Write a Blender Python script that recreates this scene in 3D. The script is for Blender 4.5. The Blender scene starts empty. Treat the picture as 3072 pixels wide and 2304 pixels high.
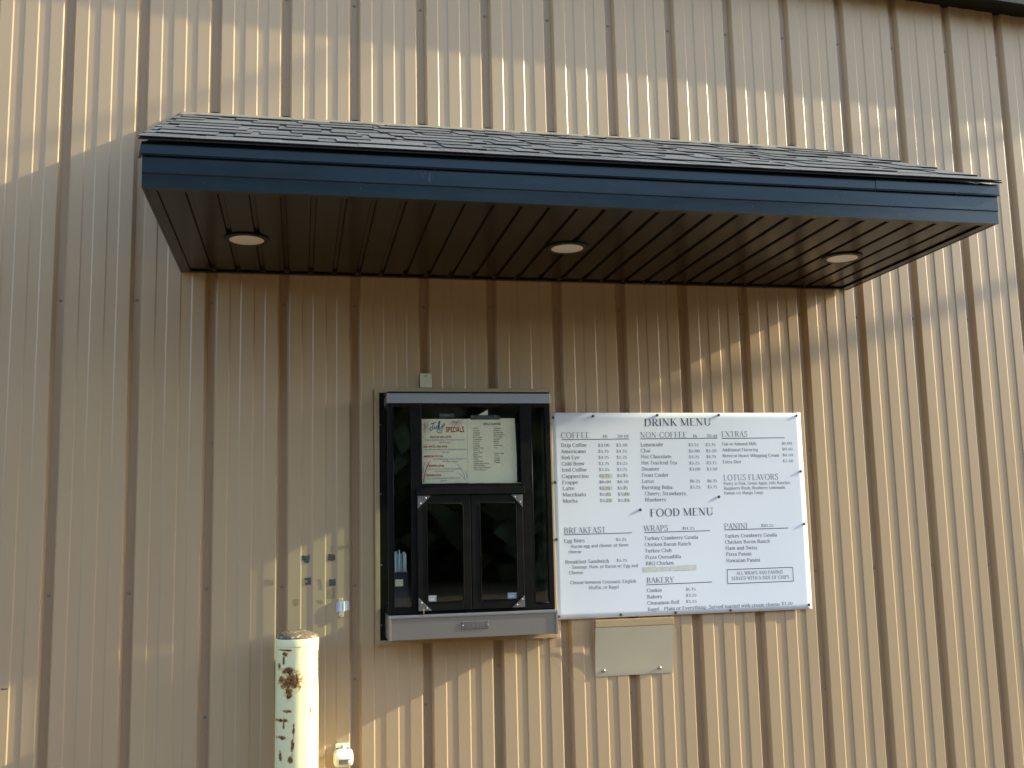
import bpy, bmesh, math, random
from mathutils import Vector, Matrix
sc = bpy.context.scene
COL = sc.collection
rad = math.radians
random.seed(7)
EYE = 1.25                      # eye height above the ground; window sill ends up at 0.9 m
# ------------------------------------------------------------------ camera
cam = bpy.data.objects.new("camera", bpy.data.cameras.new("camera"))
COL.objects.link(cam)
cam.data.sensor_width = 36.0
cam.data.lens = 3068.55 / 3072.0 * 36.0
cam.data.clip_start = 0.05
cam.data.clip_end = 2000
RX = Vector((0.979425, -0.200554, -0.022487))
DN = Vector((0.005857, 0.139628, -0.990187))
FW = Vector((0.201726, 0.969681, 0.137929))
mw = Matrix.Identity(4)
for r in range(3):
    mw[r][0] = RX[r]; mw[r][1] = -DN[r]; mw[r][2] = -FW[r]
mw.translation = Vector((1.015, -4.452, EYE))
cam.matrix_world = mw
sc.camera = cam
# ------------------------------------------------------------------ sky, sun, exposure
SUN = Vector((8.2, -1.0, 3.69)).normalized()
SUN_EL = math.asin(SUN.z)
SUN_AZ = math.atan2(SUN.x, SUN.y)          # clockwise from +Y
w = bpy.data.worlds.new("World"); sc.world = w; w.use_nodes = True
nt = w.node_tree; nt.nodes.clear()
sky = nt.nodes.new("ShaderNodeTexSky"); sky.sky_type = 'NISHITA'; sky.sun_disc = False
sky.sun_elevation = SUN_EL; sky.sun_rotation = SUN_AZ
sky.air_density = 1.0; sky.dust_density = 0.6; sky.ozone_density = 1.0
bg = nt.nodes.new("ShaderNodeBackground"); bg.inputs[1].default_value = 0.15
wo = nt.nodes.new("ShaderNodeOutputWorld")
nt.links.new(sky.outputs[0], bg.inputs[0]); nt.links.new(bg.outputs[0], wo.inputs[0])
sl = bpy.data.lights.new("sun", 'SUN'); sl.energy = 2.0; sl.angle = rad(0.53); sl.color = (1.0, 0.95, 0.68)
so = bpy.data.objects.new("sun", sl); COL.objects.link(so)
so.rotation_euler = (-SUN).to_track_quat('-Z', 'Y').to_euler()
so.location = (20, -10, 20)
sc.view_settings.view_transform = 'Standard'; sc.view_settings.look = 'None'
sc.view_settings.gamma = 1.0; sc.view_settings.exposure = 2.05
sc.cycles.use_denoising = True
sc.cycles.max_bounces = 10; sc.cycles.diffuse_bounces = 5; sc.cycles.transparent_max_bounces = 16
# ------------------------------------------------------------------ helpers
class MB:
    """collects geometry (eye-relative z) and links it as one mesh object"""
    def __init__(self): self.v = []; self.f = []
    def add(self, vs, fs):
        n = len(self.v); self.v += [tuple(p) for p in vs]; self.f += [tuple(i + n for i in f) for f in fs]; return self
    def box(self, x0, x1, y0, y1, z0, z1):
        return self.add([(x0,y0,z0),(x1,y0,z0),(x1,y1,z0),(x0,y1,z0),(x0,y0,z1),(x1,y0,z1),(x1,y1,z1),(x0,y1,z1)],
                        [(0,3,2,1),(4,5,6,7),(0,1,5,4),(1,2,6,5),(2,3,7,6),(3,0,4,7)])
    def frame(self, x0, x1, z0, z1, t, y0, y1):         # rectangular ring facing -y, t = (left, right, bottom, top)
        l, r, b, u = t
        self.box(x0, x0+l, y0, y1, z0, z1); self.box(x1-r, x1, y0, y1, z0, z1)
        self.box(x0+l, x1-r, y0, y1, z0, z0+b); self.box(x0+l, x1-r, y0, y1, z1-u, z1); return self
    def prism(self, pts, a, b, axis='x'):               # closed 2-D outline swept from a to b along an axis
        n = len(pts)
        def P(p, t): return (t, p[0], p[1]) if axis == 'x' else ((p[0], t, p[1]) if axis == 'y' else (p[0], p[1], t))
        return self.add([P(p, a) for p in pts] + [P(p, b) for p in pts],
                        [tuple(range(n))[::-1], tuple(range(n, 2*n))] + [(i, (i+1) % n, n+(i+1) % n, n+i) for i in range(n)])
    def lathe(self, prof, c, axis='z', n=32):           # prof = [(radius, height)...]
        vs = []; fs = []
        for (r, h) in prof:
            for k in range(n):
                a = 2*math.pi*k/n; u, q = r*math.cos(a), r*math.sin(a)
                vs.append((c[0]+u, c[1]+q, c[2]+h) if axis == 'z' else (c[0]+u, c[1]+h, c[2]+q))
        for i in range(len(prof)-1):
            for k in range(n):
                fs.append((i*n+k, i*n+(k+1) % n, (i+1)*n+(k+1) % n, (i+1)*n+k))
        fs.append(tuple(range(n))[::-1]); fs.append(tuple((len(prof)-1)*n+k for k in range(n)))
        return self.add(vs, fs)
    def tube(self, pts, r, n=8):
        pts = [Vector(p) for p in pts]; vs = []; fs = []
        for i, p in enumerate(pts):
            d = (pts[min(i+1, len(pts)-1)] - pts[max(i-1, 0)]).normalized()
            a = d.cross(Vector((0,0,1)) if abs(d.z) < .9 else Vector((0,1,0))).normalized(); b = d.cross(a)
            for k in range(n):
                t = 2*math.pi*k/n; vs.append(p + r*(a*math.cos(t) + b*math.sin(t)))
        for i in range(len(pts)-1):
            for k in range(n): fs.append((i*n+k, i*n+(k+1) % n, (i+1)*n+(k+1) % n, (i+1)*n+k))
        fs.append(tuple(range(n))[::-1]); fs.append(tuple((len(pts)-1)*n+k for k in range(n)))
        return self.add(vs, fs)
    def build(self, name, mat, parent=None, bevel=0, seg=2, smooth=False, loc=None):
        base = Vector(parent.get('_o', (0,0,0))) if parent is not None else Vector(loc or (0,0,0))
        me = bpy.data.meshes.new(name)
        me.from_pydata([(p[0]-base[0], p[1]-base[1], p[2]+EYE-base[2]) for p in self.v], [], self.f)
        bm = bmesh.new(); bm.from_mesh(me); bmesh.ops.recalc_face_normals(bm, faces=bm.faces); bm.to_mesh(me); bm.free()
        o = bpy.data.objects.new(name, me); COL.objects.link(o); me.materials.append(mat)
        if smooth:
            for p in me.polygons: p.use_smooth = True
        if parent is not None:
            o.parent = parent; o['_o'] = tuple(base)
        else:
            o.location = base; o['_o'] = tuple(base)
        if bevel:
            m = o.modifiers.new("bevel", 'BEVEL'); m.width = bevel; m.segments = seg; m.limit_method = 'ANGLE'; m.angle_limit = rad(40)
        return o
def tag(o, label=None, cat=None, group=None, kind=None):
    if label: o['label'] = label
    if cat: o['category'] = cat
    if group: o['group'] = group
    if kind: o['kind'] = kind
    return o
def thing(name, label, cat, loc, group=None):           # loc with eye-relative z
    o = bpy.data.objects.new(name, None); COL.objects.link(o); o.empty_display_size = .1
    L = (loc[0], loc[1], loc[2]+EYE); o.location = L; o['_o'] = L
    return tag(o, label, cat, group)
def copy_child(src, parent, delta):                     # copy of a part, moved by delta (world), under another or the same thing
    c = src.copy(); COL.objects.link(c); c.parent = parent; c.location = Vector(src.location) + Vector(delta); return c
# ------------------------------------------------------------------ materials
def mat(name, col, rough=.5, metal=0, spec=.5, coat=0, noise=None, bump=None, vary=0, coat_rough=.1):
    """principled; noise=(scale, amount) mottles the colour, bump=(scale, strength, distance)"""
    m = bpy.data.materials.new(name); m.use_nodes = True; t = m.node_tree; b = t.nodes["Principled BSDF"]
    b.inputs["Base Color"].default_value = (*col, 1); b.inputs["Roughness"].default_value = rough
    b.inputs["Metallic"].default_value = metal; b.inputs["Specular IOR Level"].default_value = spec
    b.inputs["Coat Weight"].default_value = coat; b.inputs["Coat Roughness"].default_value = coat_rough
    tc = t.nodes.new("ShaderNodeTexCoord")
    if noise:
        n = t.nodes.new("ShaderNodeTexNoise"); n.inputs["Scale"].default_value = noise[0]; n.inputs["Detail"].default_value = 6
        if len(noise) > 2:
            mp = t.nodes.new("ShaderNodeMapping"); mp.inputs["Scale"].default_value = noise[2]
            t.links.new(tc.outputs["Object"], mp.inputs[0]); t.links.new(mp.outputs[0], n.inputs[0])
        else: t.links.new(tc.outputs["Object"], n.inputs[0])
        mr = t.nodes.new("ShaderNodeMapRange"); mr.inputs[1].default_value = .3; mr.inputs[2].default_value = .7
        mr.inputs[3].default_value = 1-noise[1]; mr.inputs[4].default_value = 1+noise[1]
        t.links.new(n.outputs[0], mr.inputs[0])
        mx = t.nodes.new("ShaderNodeVectorMath"); mx.operation = 'SCALE'; mx.inputs[0].default_value = col
        t.links.new(mr.outputs[0], mx.inputs[3]); t.links.new(mx.outputs[0], b.inputs["Base Color"])
    if bump:
        n = t.nodes.new("ShaderNodeTexNoise"); n.inputs["Scale"].default_value = bump[0]; n.inputs["Detail"].default_value = 3
        if len(bump) > 3:
            mp = t.nodes.new("ShaderNodeMapping"); mp.inputs["Scale"].default_value = bump[3]
            t.links.new(tc.outputs["Object"], mp.inputs[0]); t.links.new(mp.outputs[0], n.inputs[0])
        else: t.links.new(tc.outputs["Object"], n.inputs[0])
        bp = t.nodes.new("ShaderNodeBump"); bp.inputs["Strength"].default_value = bump[1]; bp.inputs["Distance"].default_value = bump[2]
        t.links.new(n.outputs[0], bp.inputs["Height"]); t.links.new(bp.outputs[0], b.inputs["Normal"])
        t.links.new(bp.outputs[0], b.inputs["Coat Normal"])
    return m
def glass_mat(name, tint, refl=1.0):
    m = bpy.data.materials.new(name); m.use_nodes = True; t = m.node_tree; t.nodes.clear()
    o = t.nodes.new("ShaderNodeOutputMaterial"); mix = t.nodes.new("ShaderNodeMixShader")
    tr = t.nodes.new("ShaderNodeBsdfTransparent"); tr.inputs[0].default_value = (*tint, 1)
    gl = t.nodes.new("ShaderNodeBsdfGlossy"); gl.inputs["Roughness"].default_value = .02; gl.inputs[0].default_value = (.9,.95,.92,1)
    lw = t.nodes.new("ShaderNodeLayerWeight"); lw.inputs[0].default_value = .5      # Schlick: the same from both sides of the sheet
    pw = t.nodes.new("ShaderNodeMath"); pw.operation = 'POWER'; pw.inputs[1].default_value = 5
    mu = t.nodes.new("ShaderNodeMath"); mu.operation = 'MULTIPLY_ADD'; mu.inputs[1].default_value = .96*refl; mu.inputs[2].default_value = .04*refl
    t.links.new(lw.outputs["Facing"], pw.inputs[0]); t.links.new(pw.outputs[0], mu.inputs[0]); t.links.new(mu.outputs[0], mix.inputs[0])
    t.links.new(tr.outputs[0], mix.inputs[1]); t.links.new(gl.outputs[0], mix.inputs[2]); t.links.new(mix.outputs[0], o.inputs[0])
    return m
def island_mat(name, c0, c1, rough=.9, grain=300):
    m = mat(name, c0, rough, bump=(grain, .35, .002)); t = m.node_tree; b = t.nodes["Principled BSDF"]
    g = t.nodes.new("ShaderNodeNewGeometry"); tc = t.nodes.new("ShaderNodeTexCoord")
    r = t.nodes.new("ShaderNodeMix"); r.data_type = 'RGBA'; r.inputs[6].default_value = (*c0, 1); r.inputs[7].default_value = (*c1, 1)
    n = t.nodes.new("ShaderNodeTexNoise"); n.inputs["Scale"].default_value = grain; n.inputs["Detail"].default_value = 2
    t.links.new(tc.outputs["Object"], n.inputs[0])
    mr = t.nodes.new("ShaderNodeMapRange"); mr.inputs[1].default_value = .3; mr.inputs[2].default_value = .7; mr.inputs[3].default_value = .40; mr.inputs[4].default_value = 1.75
    t.links.new(n.outputs[0], mr.inputs[0])
    mx = t.nodes.new("ShaderNodeVectorMath"); mx.operation = 'SCALE'
    t.links.new(g.outputs["Random Per Island"], r.inputs[0]); t.links.new(r.outputs[2], mx.inputs[0]); t.links.new(mr.outputs[0], mx.inputs[3])
    t.links.new(mx.outputs[0], b.inputs["Base Color"]); return m
M = dict(
    wall=mat("tan_wall_paint", (.495,.338,.192), .32, spec=.30, noise=(3, .035, (1,1,.25)), bump=(1.1, .07, .012, (1,1,.35))),
    trim_tan=mat("tan_trim_paint", (.43,.30,.155), .4, noise=(9, .06)),
    dark=mat("dark_bronze_trim", (.012,.012,.012), .45, spec=.2),
    navy=mat("navy_fascia_paint", (.0065,.0150,.0195), .24, spec=.42, noise=(14, .10), bump=(3, .10, .01, (1,1,3))),
    soffit=mat("bronze_soffit_paint", (.007,.0065,.0045), .22, spec=.30, bump=(4, .30, .006)),
    lamp_ring=mat("lamp_ring_paint", (.018,.018,.015), .4, spec=.3),
    lens=mat("lamp_lens", (.90,.86,.77), .35),
    shingle=island_mat("shingle_granules", (.062,.061,.058), (.110,.105,.098)),
    under=mat("shingle_edge_dark", (.02,.02,.02), .9),
    flash=mat("flashing_paint", (.25,.215,.15), .45, noise=(12, .08), bump=(16, .2, .004)),
    black=mat("black_anodised_frame", (.011,.010,.0085), .36, spec=.10, noise=(20, .2)),
    steel=mat("brushed_steel", (.43,.40,.36), .38, metal=.9, noise=(60, .08, (1,1,25)), bump=(60, .05, .002, (.3,1,40))),
    bracket=mat("bracket_steel", (.22,.205,.185), .4, metal=.7, noise=(40, .12)),
    screw=mat("screw_zinc", (.42,.41,.40), .35, metal=.8),
    screw_dark=mat("menu_screw_dark", (.09,.085,.08), .45, metal=.5),
    wall_screw=mat("painted_wall_screw", (.30,.26,.20), .5),
    board=mat("menu_board_white", (.80,.81,.83), .32, noise=(3, .012)),
    ink=mat("menu_ink", (.025,.024,.034), .5),
    ink_soft=mat("menu_ink_soft", (.040,.038,.050), .5),
    sticker=mat("price_correction_tape", (.62,.61,.52), .4, noise=(60, .06)),
    paper=mat("poster_paper", (.92,.81,.57), .6, noise=(5, .03)),
    red=mat("poster_red_ink", (.55,.035,.025), .6), blue=mat("poster_blue_ink", (.03,.085,.26), .6), kink=mat("poster_black_ink", (.05,.05,.05), .6),
    plastic=mat("cream_plastic", (.66,.58,.36), .4, noise=(30, .05)),
    white_plastic=mat("white_plastic", (.82,.80,.66), .35),
    lens_grey=mat("sensor_lens_grey", (.22,.20,.17), .3),
    panel=mat("cover_plate_paint", (.54,.45,.30), .30, noise=(8, .03), bump=(3, .2, .004)),
    gunk=mat("old_foam_adhesive", (.062,.064,.050), .7, noise=(150, .75), bump=(120, .6, .004)),
    stain=mat("tape_residue", (.34,.24,.13), .42, noise=(40, .10)),
    room=mat("dark_room_paint", (.11,.10,.085), .8, noise=(2, .3)),
    counter=mat("counter_dark", (.02,.02,.02), .4),
    straw=mat("straw_paper", (.62,.68,.70), .5), cup=mat("straw_holder_blue", (.012,.020,.040), .35),
    brass=mat("brass_pin", (.60,.42,.16), .3, metal=.9),
    cable=mat("cable_black", (.02,.02,.02), .6),
    web=mat("cobweb_silk", (.75,.70,.58), .6),
    leaf=mat("tree_leaf", (.105,.115,.058), .6), bark=mat("tree_bark", (.035,.028,.022), .9),
    scuff=mat("fascia_scuff", (.10,.11,.105), .7),
    scratch=mat("wall_scratch", (.06,.045,.04), .7),
    glass=glass_mat("window_glass", (.97,.98,.96), 1.6), glass_side=glass_mat("side_glass", (.90,.96,.91), 1.0),
)
tape_m = mat("clear_tape", (.62,.60,.66), .16, spec=.8, bump=(60, .5, .004)); M['tape'] = tape_m
# ------------------------------------------------------------------ lettering: a small stroke font with stressed pens and serifs
TV, TH = 10.5, 2.6
def arc(cx, cy, rx, ry, a0, a1):
    n = max(6, int(abs(a1-a0)/22)); return ('m', [(cx+rx*math.cos(rad(a0+(a1-a0)*i/n)), cy+ry*math.sin(rad(a0+(a1-a0)*i/n))) for i in range(n+1)])
def V(x, y0=0, y1=70, s='bt'):
    r = [('T', [(x, y0), (x, y1)])]
    if 'b' in s: r.append(('s', [(x-10, y0+1.3), (x+10, y0+1.3)]))
    if 't' in s: r.append(('s', [(x-10, y1-1.3), (x+10, y1-1.3)]))
    if 'l' in s: r.append(('s', [(x-10, y1-1.6), (x, y1-1.3)]))
    return r
def t(*p): return ('t', list(p))
def K(*p): return ('T', list(p))
def S(x, y): return ('s', [(x-9, y), (x+9, y)])
def sp(*p):
    out = []; q = [p[0]]+list(p)+[p[-1]]
    for i in range(1, len(q)-2):
        for k in range(4):
            u = k/4; a, b, c, d = q[i-1], q[i], q[i+1], q[i+2]
            out.append(tuple(.5*((2*b[j])+(-a[j]+c[j])*u+(2*a[j]-5*b[j]+4*c[j]-d[j])*u*u+(-a[j]+3*b[j]-3*c[j]+d[j])*u**3) for j in (0, 1)))
    out.append(p[-1]); return ('m', out)
def dot(x, y): return ('T', [(x, y-4), (x, y+4)])
def sc2(strokes, k, dx=0): return [(w, [(x*k+dx, y*k) for x, y in p]) for w, p in strokes]
G = {}
def g(ch, adv, *parts):
    L = []
    for p in parts:
        if isinstance(p, list): L += p
        else: L.append(p)
    G[ch] = (adv, L)
S_ = sp((45,56),(38,67),(27,71),(14,65),(12,52),(22,41),(36,32),(44,19),(38,4),(24,-1),(11,4),(7,15))
g('A',60,t((6,1),(30,71)),K((30,71),(54,1)),t((14,24),(46,24)),S(6,1.3),S(54,1.3))
g('B',59,V(14),t((12,69),(30,69)),arc(30,53,16,16,90,-90),t((14,37),(30,37)),arc(30,19,20,18,90,-90),t((12,1),(30,1)))
g('C',64,arc(35,35,29,35,40,320),t((57,50),(57,66)))
g('D',68,V(14),t((12,69),(30,69)),arc(30,35,30,34,90,-90),t((12,1),(30,1)))
g('E',57,V(14),t((12,69),(48,69),(48,56)),t((14,36),(38,36)),t((12,1),(50,1),(50,15)))
g('F',54,V(14),t((12,69),(48,69),(48,56)),t((14,36),(38,36)))
g('G',70,arc(35,35,29,35,40,330),V(58,4,28,'t'),t((56,50),(56,66)))
g('H',72,V(14),V(57),t((14,36),(57,36)))
g('I',28,V(14)); g('J',34,V(20,8,70,'t'),arc(9,8,11,18,0,-110))
g('K',64,V(14),t((16,28),(50,69)),K((27,41),(54,1)),S(50,69),S(55,1.3))
g('L',55,V(14),t((12,1),(48,1),(48,16)))
g('M',82,t((12,1),(12,69)),K((12,69),(40,4)),t((40,4),(68,69)),V(69),S(12,1.3),S(10,69))
g('N',70,t((13,1),(13,69)),K((13,69),(56,2)),t((56,0),(56,69)),S(13,1.3),S(9,69),S(56,69))
g('O',74,arc(37,35,30,36,0,360)); g('P',56,V(14),t((12,69),(30,69)),arc(30,51,19,18,90,-90),t((14,33),(30,33)))
g('Q',74,arc(37,35,30,36,0,360),t((38,-1),(50,-14),(68,-14)))
g('R',62,V(14),t((12,69),(30,69)),arc(30,52,18,17,90,-90),t((14,35),(30,35)),K((30,35),(54,1)),S(56,1.3))
g('S',52,S_,t((44,56),(44,68)),t((8,14),(8,2)))
g('T',60,V(30,0,70,'b'),t((7,57),(7,69),(53,69),(53,57)))
g('U',70,V(14,22,70,'t'),arc(35,22,21,22,180,360),t((56,22),(56,70)),S(56,69))
g('V',60,K((7,69),(31,0)),t((31,0),(54,69)),S(7,69),S(54,69))
g('W',90,K((7,69),(28,0)),t((28,0),(46,66)),K((44,69),(65,0)),t((65,0),(84,69)),S(7,69),S(44,69),S(84,69))
g('X',60,K((8,69),(52,1)),t((52,69),(8,1)),S(8,69),S(52,69),S(8,1.3),S(52,1.3))
g('Y',58,K((6,69),(29,34)),t((29,34),(53,69)),V(29,0,34,'b'),S(6,69),S(53,69))
g('Z',56,t((8,56),(8,69),(48,69)),K((48,69),(8,1)),t((8,1),(50,1),(50,15)))
g('a',46,arc(20,13,14,13,0,360),V(35,2,32,''),arc(22,33,13,15,0,150),t((35,2),(44,2)))
g('b',50,V(12,0,72,'l'),arc(27,24,18,25,0,360)); g('c',43,arc(25,24,19,25,45,315),dot(37,40))
g('d',51,V(38,0,72,'l'),arc(23,24,18,25,0,360),t((38,1),(47,1)))
g('e',46,arc(24,24,19,25,0,320),t((6,26),(43,26)))
g('f',31,V(14,0,58,'b'),arc(25,58,11,14,180,40),t((4,48),(28,48)))
g('g',47,arc(22,32,16,17,0,360),arc(23,-8,18,11,0,360),t((14,17),(10,8),(20,4)),t((36,44),(46,48)))
g('h',53,V(12,0,72,'bl'),arc(26,32,14,17,180,0),V(40,0,32,'b')); g('i',26,V(13,0,49,'bl'),dot(13,66))
g('j',26,V(15,-8,49,'l'),arc(6,-8,9,12,0,-120),dot(15,66)); g('k',51,V(12,0,72,'bl'),t((14,20),(36,47)),K((22,30),(42,1)),S(36,47),S(43,1.3))
g('l',26,V(13,0,72,'bl')); g('m',79,V(12,0,49,'bl'),arc(26,32,13,17,180,0),V(39,0,32,'b'),arc(53,32,13,17,180,0),V(66,0,32,'b'))
g('n',53,V(12,0,49,'bl'),arc(26,32,14,17,180,0),V(40,0,32,'b')); g('o',48,arc(24,24,19,25,0,360))
g('p',51,V(12,-20,49,'bl'),arc(28,24,18,25,0,360)); g('q',51,V(38,-20,49,'b'),arc(22,24,18,25,0,360))
g('r',38,V(12,0,49,'bl'),arc(26,34,13,15,165,60),dot(33,42)); g('s',38,sc2([S_],.70,1)); g('t',31,V(14,6,63,''),arc(22,7,8,7,180,320),t((4,48),(28,48)))
g('u',53,V(12,16,49,'l'),arc(26,16,14,17,180,360),V(40,0,49,'l'),t((40,1),(49,1)))
g('v',47,K((6,48),(24,1)),t((24,1),(41,48)),S(6,48),S(41,48)); g('w',68,K((6,48),(22,1)),t((22,1),(35,46)),K((34,48),(49,1)),t((49,1),(63,48)),S(6,48),S(34,48),S(63,48))
g('x',47,K((7,48),(40,1)),t((40,48),(7,1)),S(7,48),S(40,48),S(7,1.3),S(40,1.3)); g('y',47,K((6,48),(24,1)),t((41,48),(24,1),(15,-18),(6,-18)),S(6,48),S(41,48))
g('z',43,t((7,38),(7,48),(36,48)),K((36,48),(7,1)),t((7,1),(37,1),(37,11)))
g('0',50,arc(25,29,20,29,0,360)); g('1',34,V(17,0,58,'b'),t((5,48),(17,57)))
g('2',46,arc(22,42,15,16,160,-30),t((35,36),(7,2)),K((7,3),(40,3)),t((40,2),(41,14)))
g('3',46,arc(21,44,14,14,150,-80),arc(21,15,17,16,80,-150)); g('4',50,t((32,58),(5,18),(45,18)),V(33,0,58,'b'))
g('5',46,t((12,56),(38,56)),t((12,56),(10,32)),arc(21,18,17,19,130,-150)); g('6',48,arc(25,19,18,19,0,360),sp((38,60),(22,52),(8,36),(7,20)))
g('7',44,t((6,48),(6,57),(40,57)),K((40,57),(18,0))); g('8',48,arc(24,44,14,14,0,360),arc(24,15,18,16,0,360)); g('9',48,arc(23,39,18,19,0,360),sp((10,-2),(26,6),(40,22),(41,38)))
g('$',46,sc2([S_],.84,1),t((23,-8),(23,68))); g('.',20,dot(10,4)); g(',',20,dot(10,4),t((11,1),(6,-12))); g(':',22,dot(11,4),dot(11,42)); g('-',34,t((5,25),(29,25)))
g('/',36,t((4,-10),(32,72))); g(' ',24); g("'",16,t((8,70),(8,52)))
def strip(mb, pts, wfun, P, zj):
    """a stroke as a ribbon; wfun(dx,dy) gives the half width, P maps plane coordinates to the surface"""
    n = len(pts); L = []; R = []
    closed = n > 3 and math.hypot(pts[0][0]-pts[-1][0], pts[0][1]-pts[-1][1]) < 1e-6
    for i in range(n):
        a = pts[i-1] if i else (pts[-2] if closed else pts[0]); b = pts[i+1] if i < n-1 else (pts[1] if closed else pts[-1])
        dx, dy = b[0]-a[0], b[1]-a[1]; l = math.hypot(dx, dy) or 1; dx /= l; dy /= l
        h = wfun(dx, dy); L.append((pts[i][0]-dy*h, pts[i][1]+dx*h)); R.append((pts[i][0]+dy*h, pts[i][1]-dx*h))
    mb.add([P(p[0], p[1], zj) for p in L] + [P(p[0], p[1], zj) for p in R], [(i, i+1, n+i+1, n+i) for i in range(n-1)])
ZJ = [0]
def write(mb, s, x0, z0, x1, z1, cap, surf, style='b'):
    """one line of text from (x0,z0) to (x1,z1) with the given cap height"""
    track = 3 if style not in ('sans', 'bold') else 5
    total = sum(G.get(c, G['-'])[0] + track for c in s) - track - 8
    kx = math.hypot(x1-x0, z1-z0)/max(total, 1); ky = cap/70.0
    ux, uz = (x1-x0), (z1-z0); l = math.hypot(ux, uz); ux /= l; uz /= l
    tv = TV*{'b': .88, 'h': .92, 'e': .74, 'sans': .95, 'bold': 1.5}[style]; th = TH*{'b': 1.7, 'h': 1.1, 'e': 1.0, 'sans': 2.3, 'bold': 2.3}[style]
    pen = -4
    for c in s:
        adv, strokes = G.get(c, G['-'])
        for wgt, pts in strokes:
            if style in ('sans', 'bold') and wgt == 's': continue
            def wf(dx, dy, wgt=wgt):
                if style in ('sans', 'bold'): return tv*.5
                if wgt == 'T': return tv*.5 if abs(dy) > .3 else tv*.35
                if wgt == 'm': return (th + (tv-th)*abs(dy)**1.4)*.5
                return th*.5
            ZJ[0] = (ZJ[0] + 1) % 60
            def P(x, y, zj):
                X = (pen + x)*kx; Y = y*ky
                return surf(x0 + ux*X, z0 + uz*X + Y, zj)
            strip(mb, pts, wf, P, ZJ[0]*4e-6)
        pen += adv + track
def rule(mb, x0, z0, x1, z1, th, surf, n=14):
    ZJ[0] = (ZJ[0] + 1) % 60
    strip(mb, [(x0+(x1-x0)*i/n, z0+(z1-z0)*i/n + th*.5) for i in range(n+1)], lambda a, b: abs(th)*.5, lambda x, z, j: surf(x, z, j), ZJ[0]*4e-6)
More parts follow.
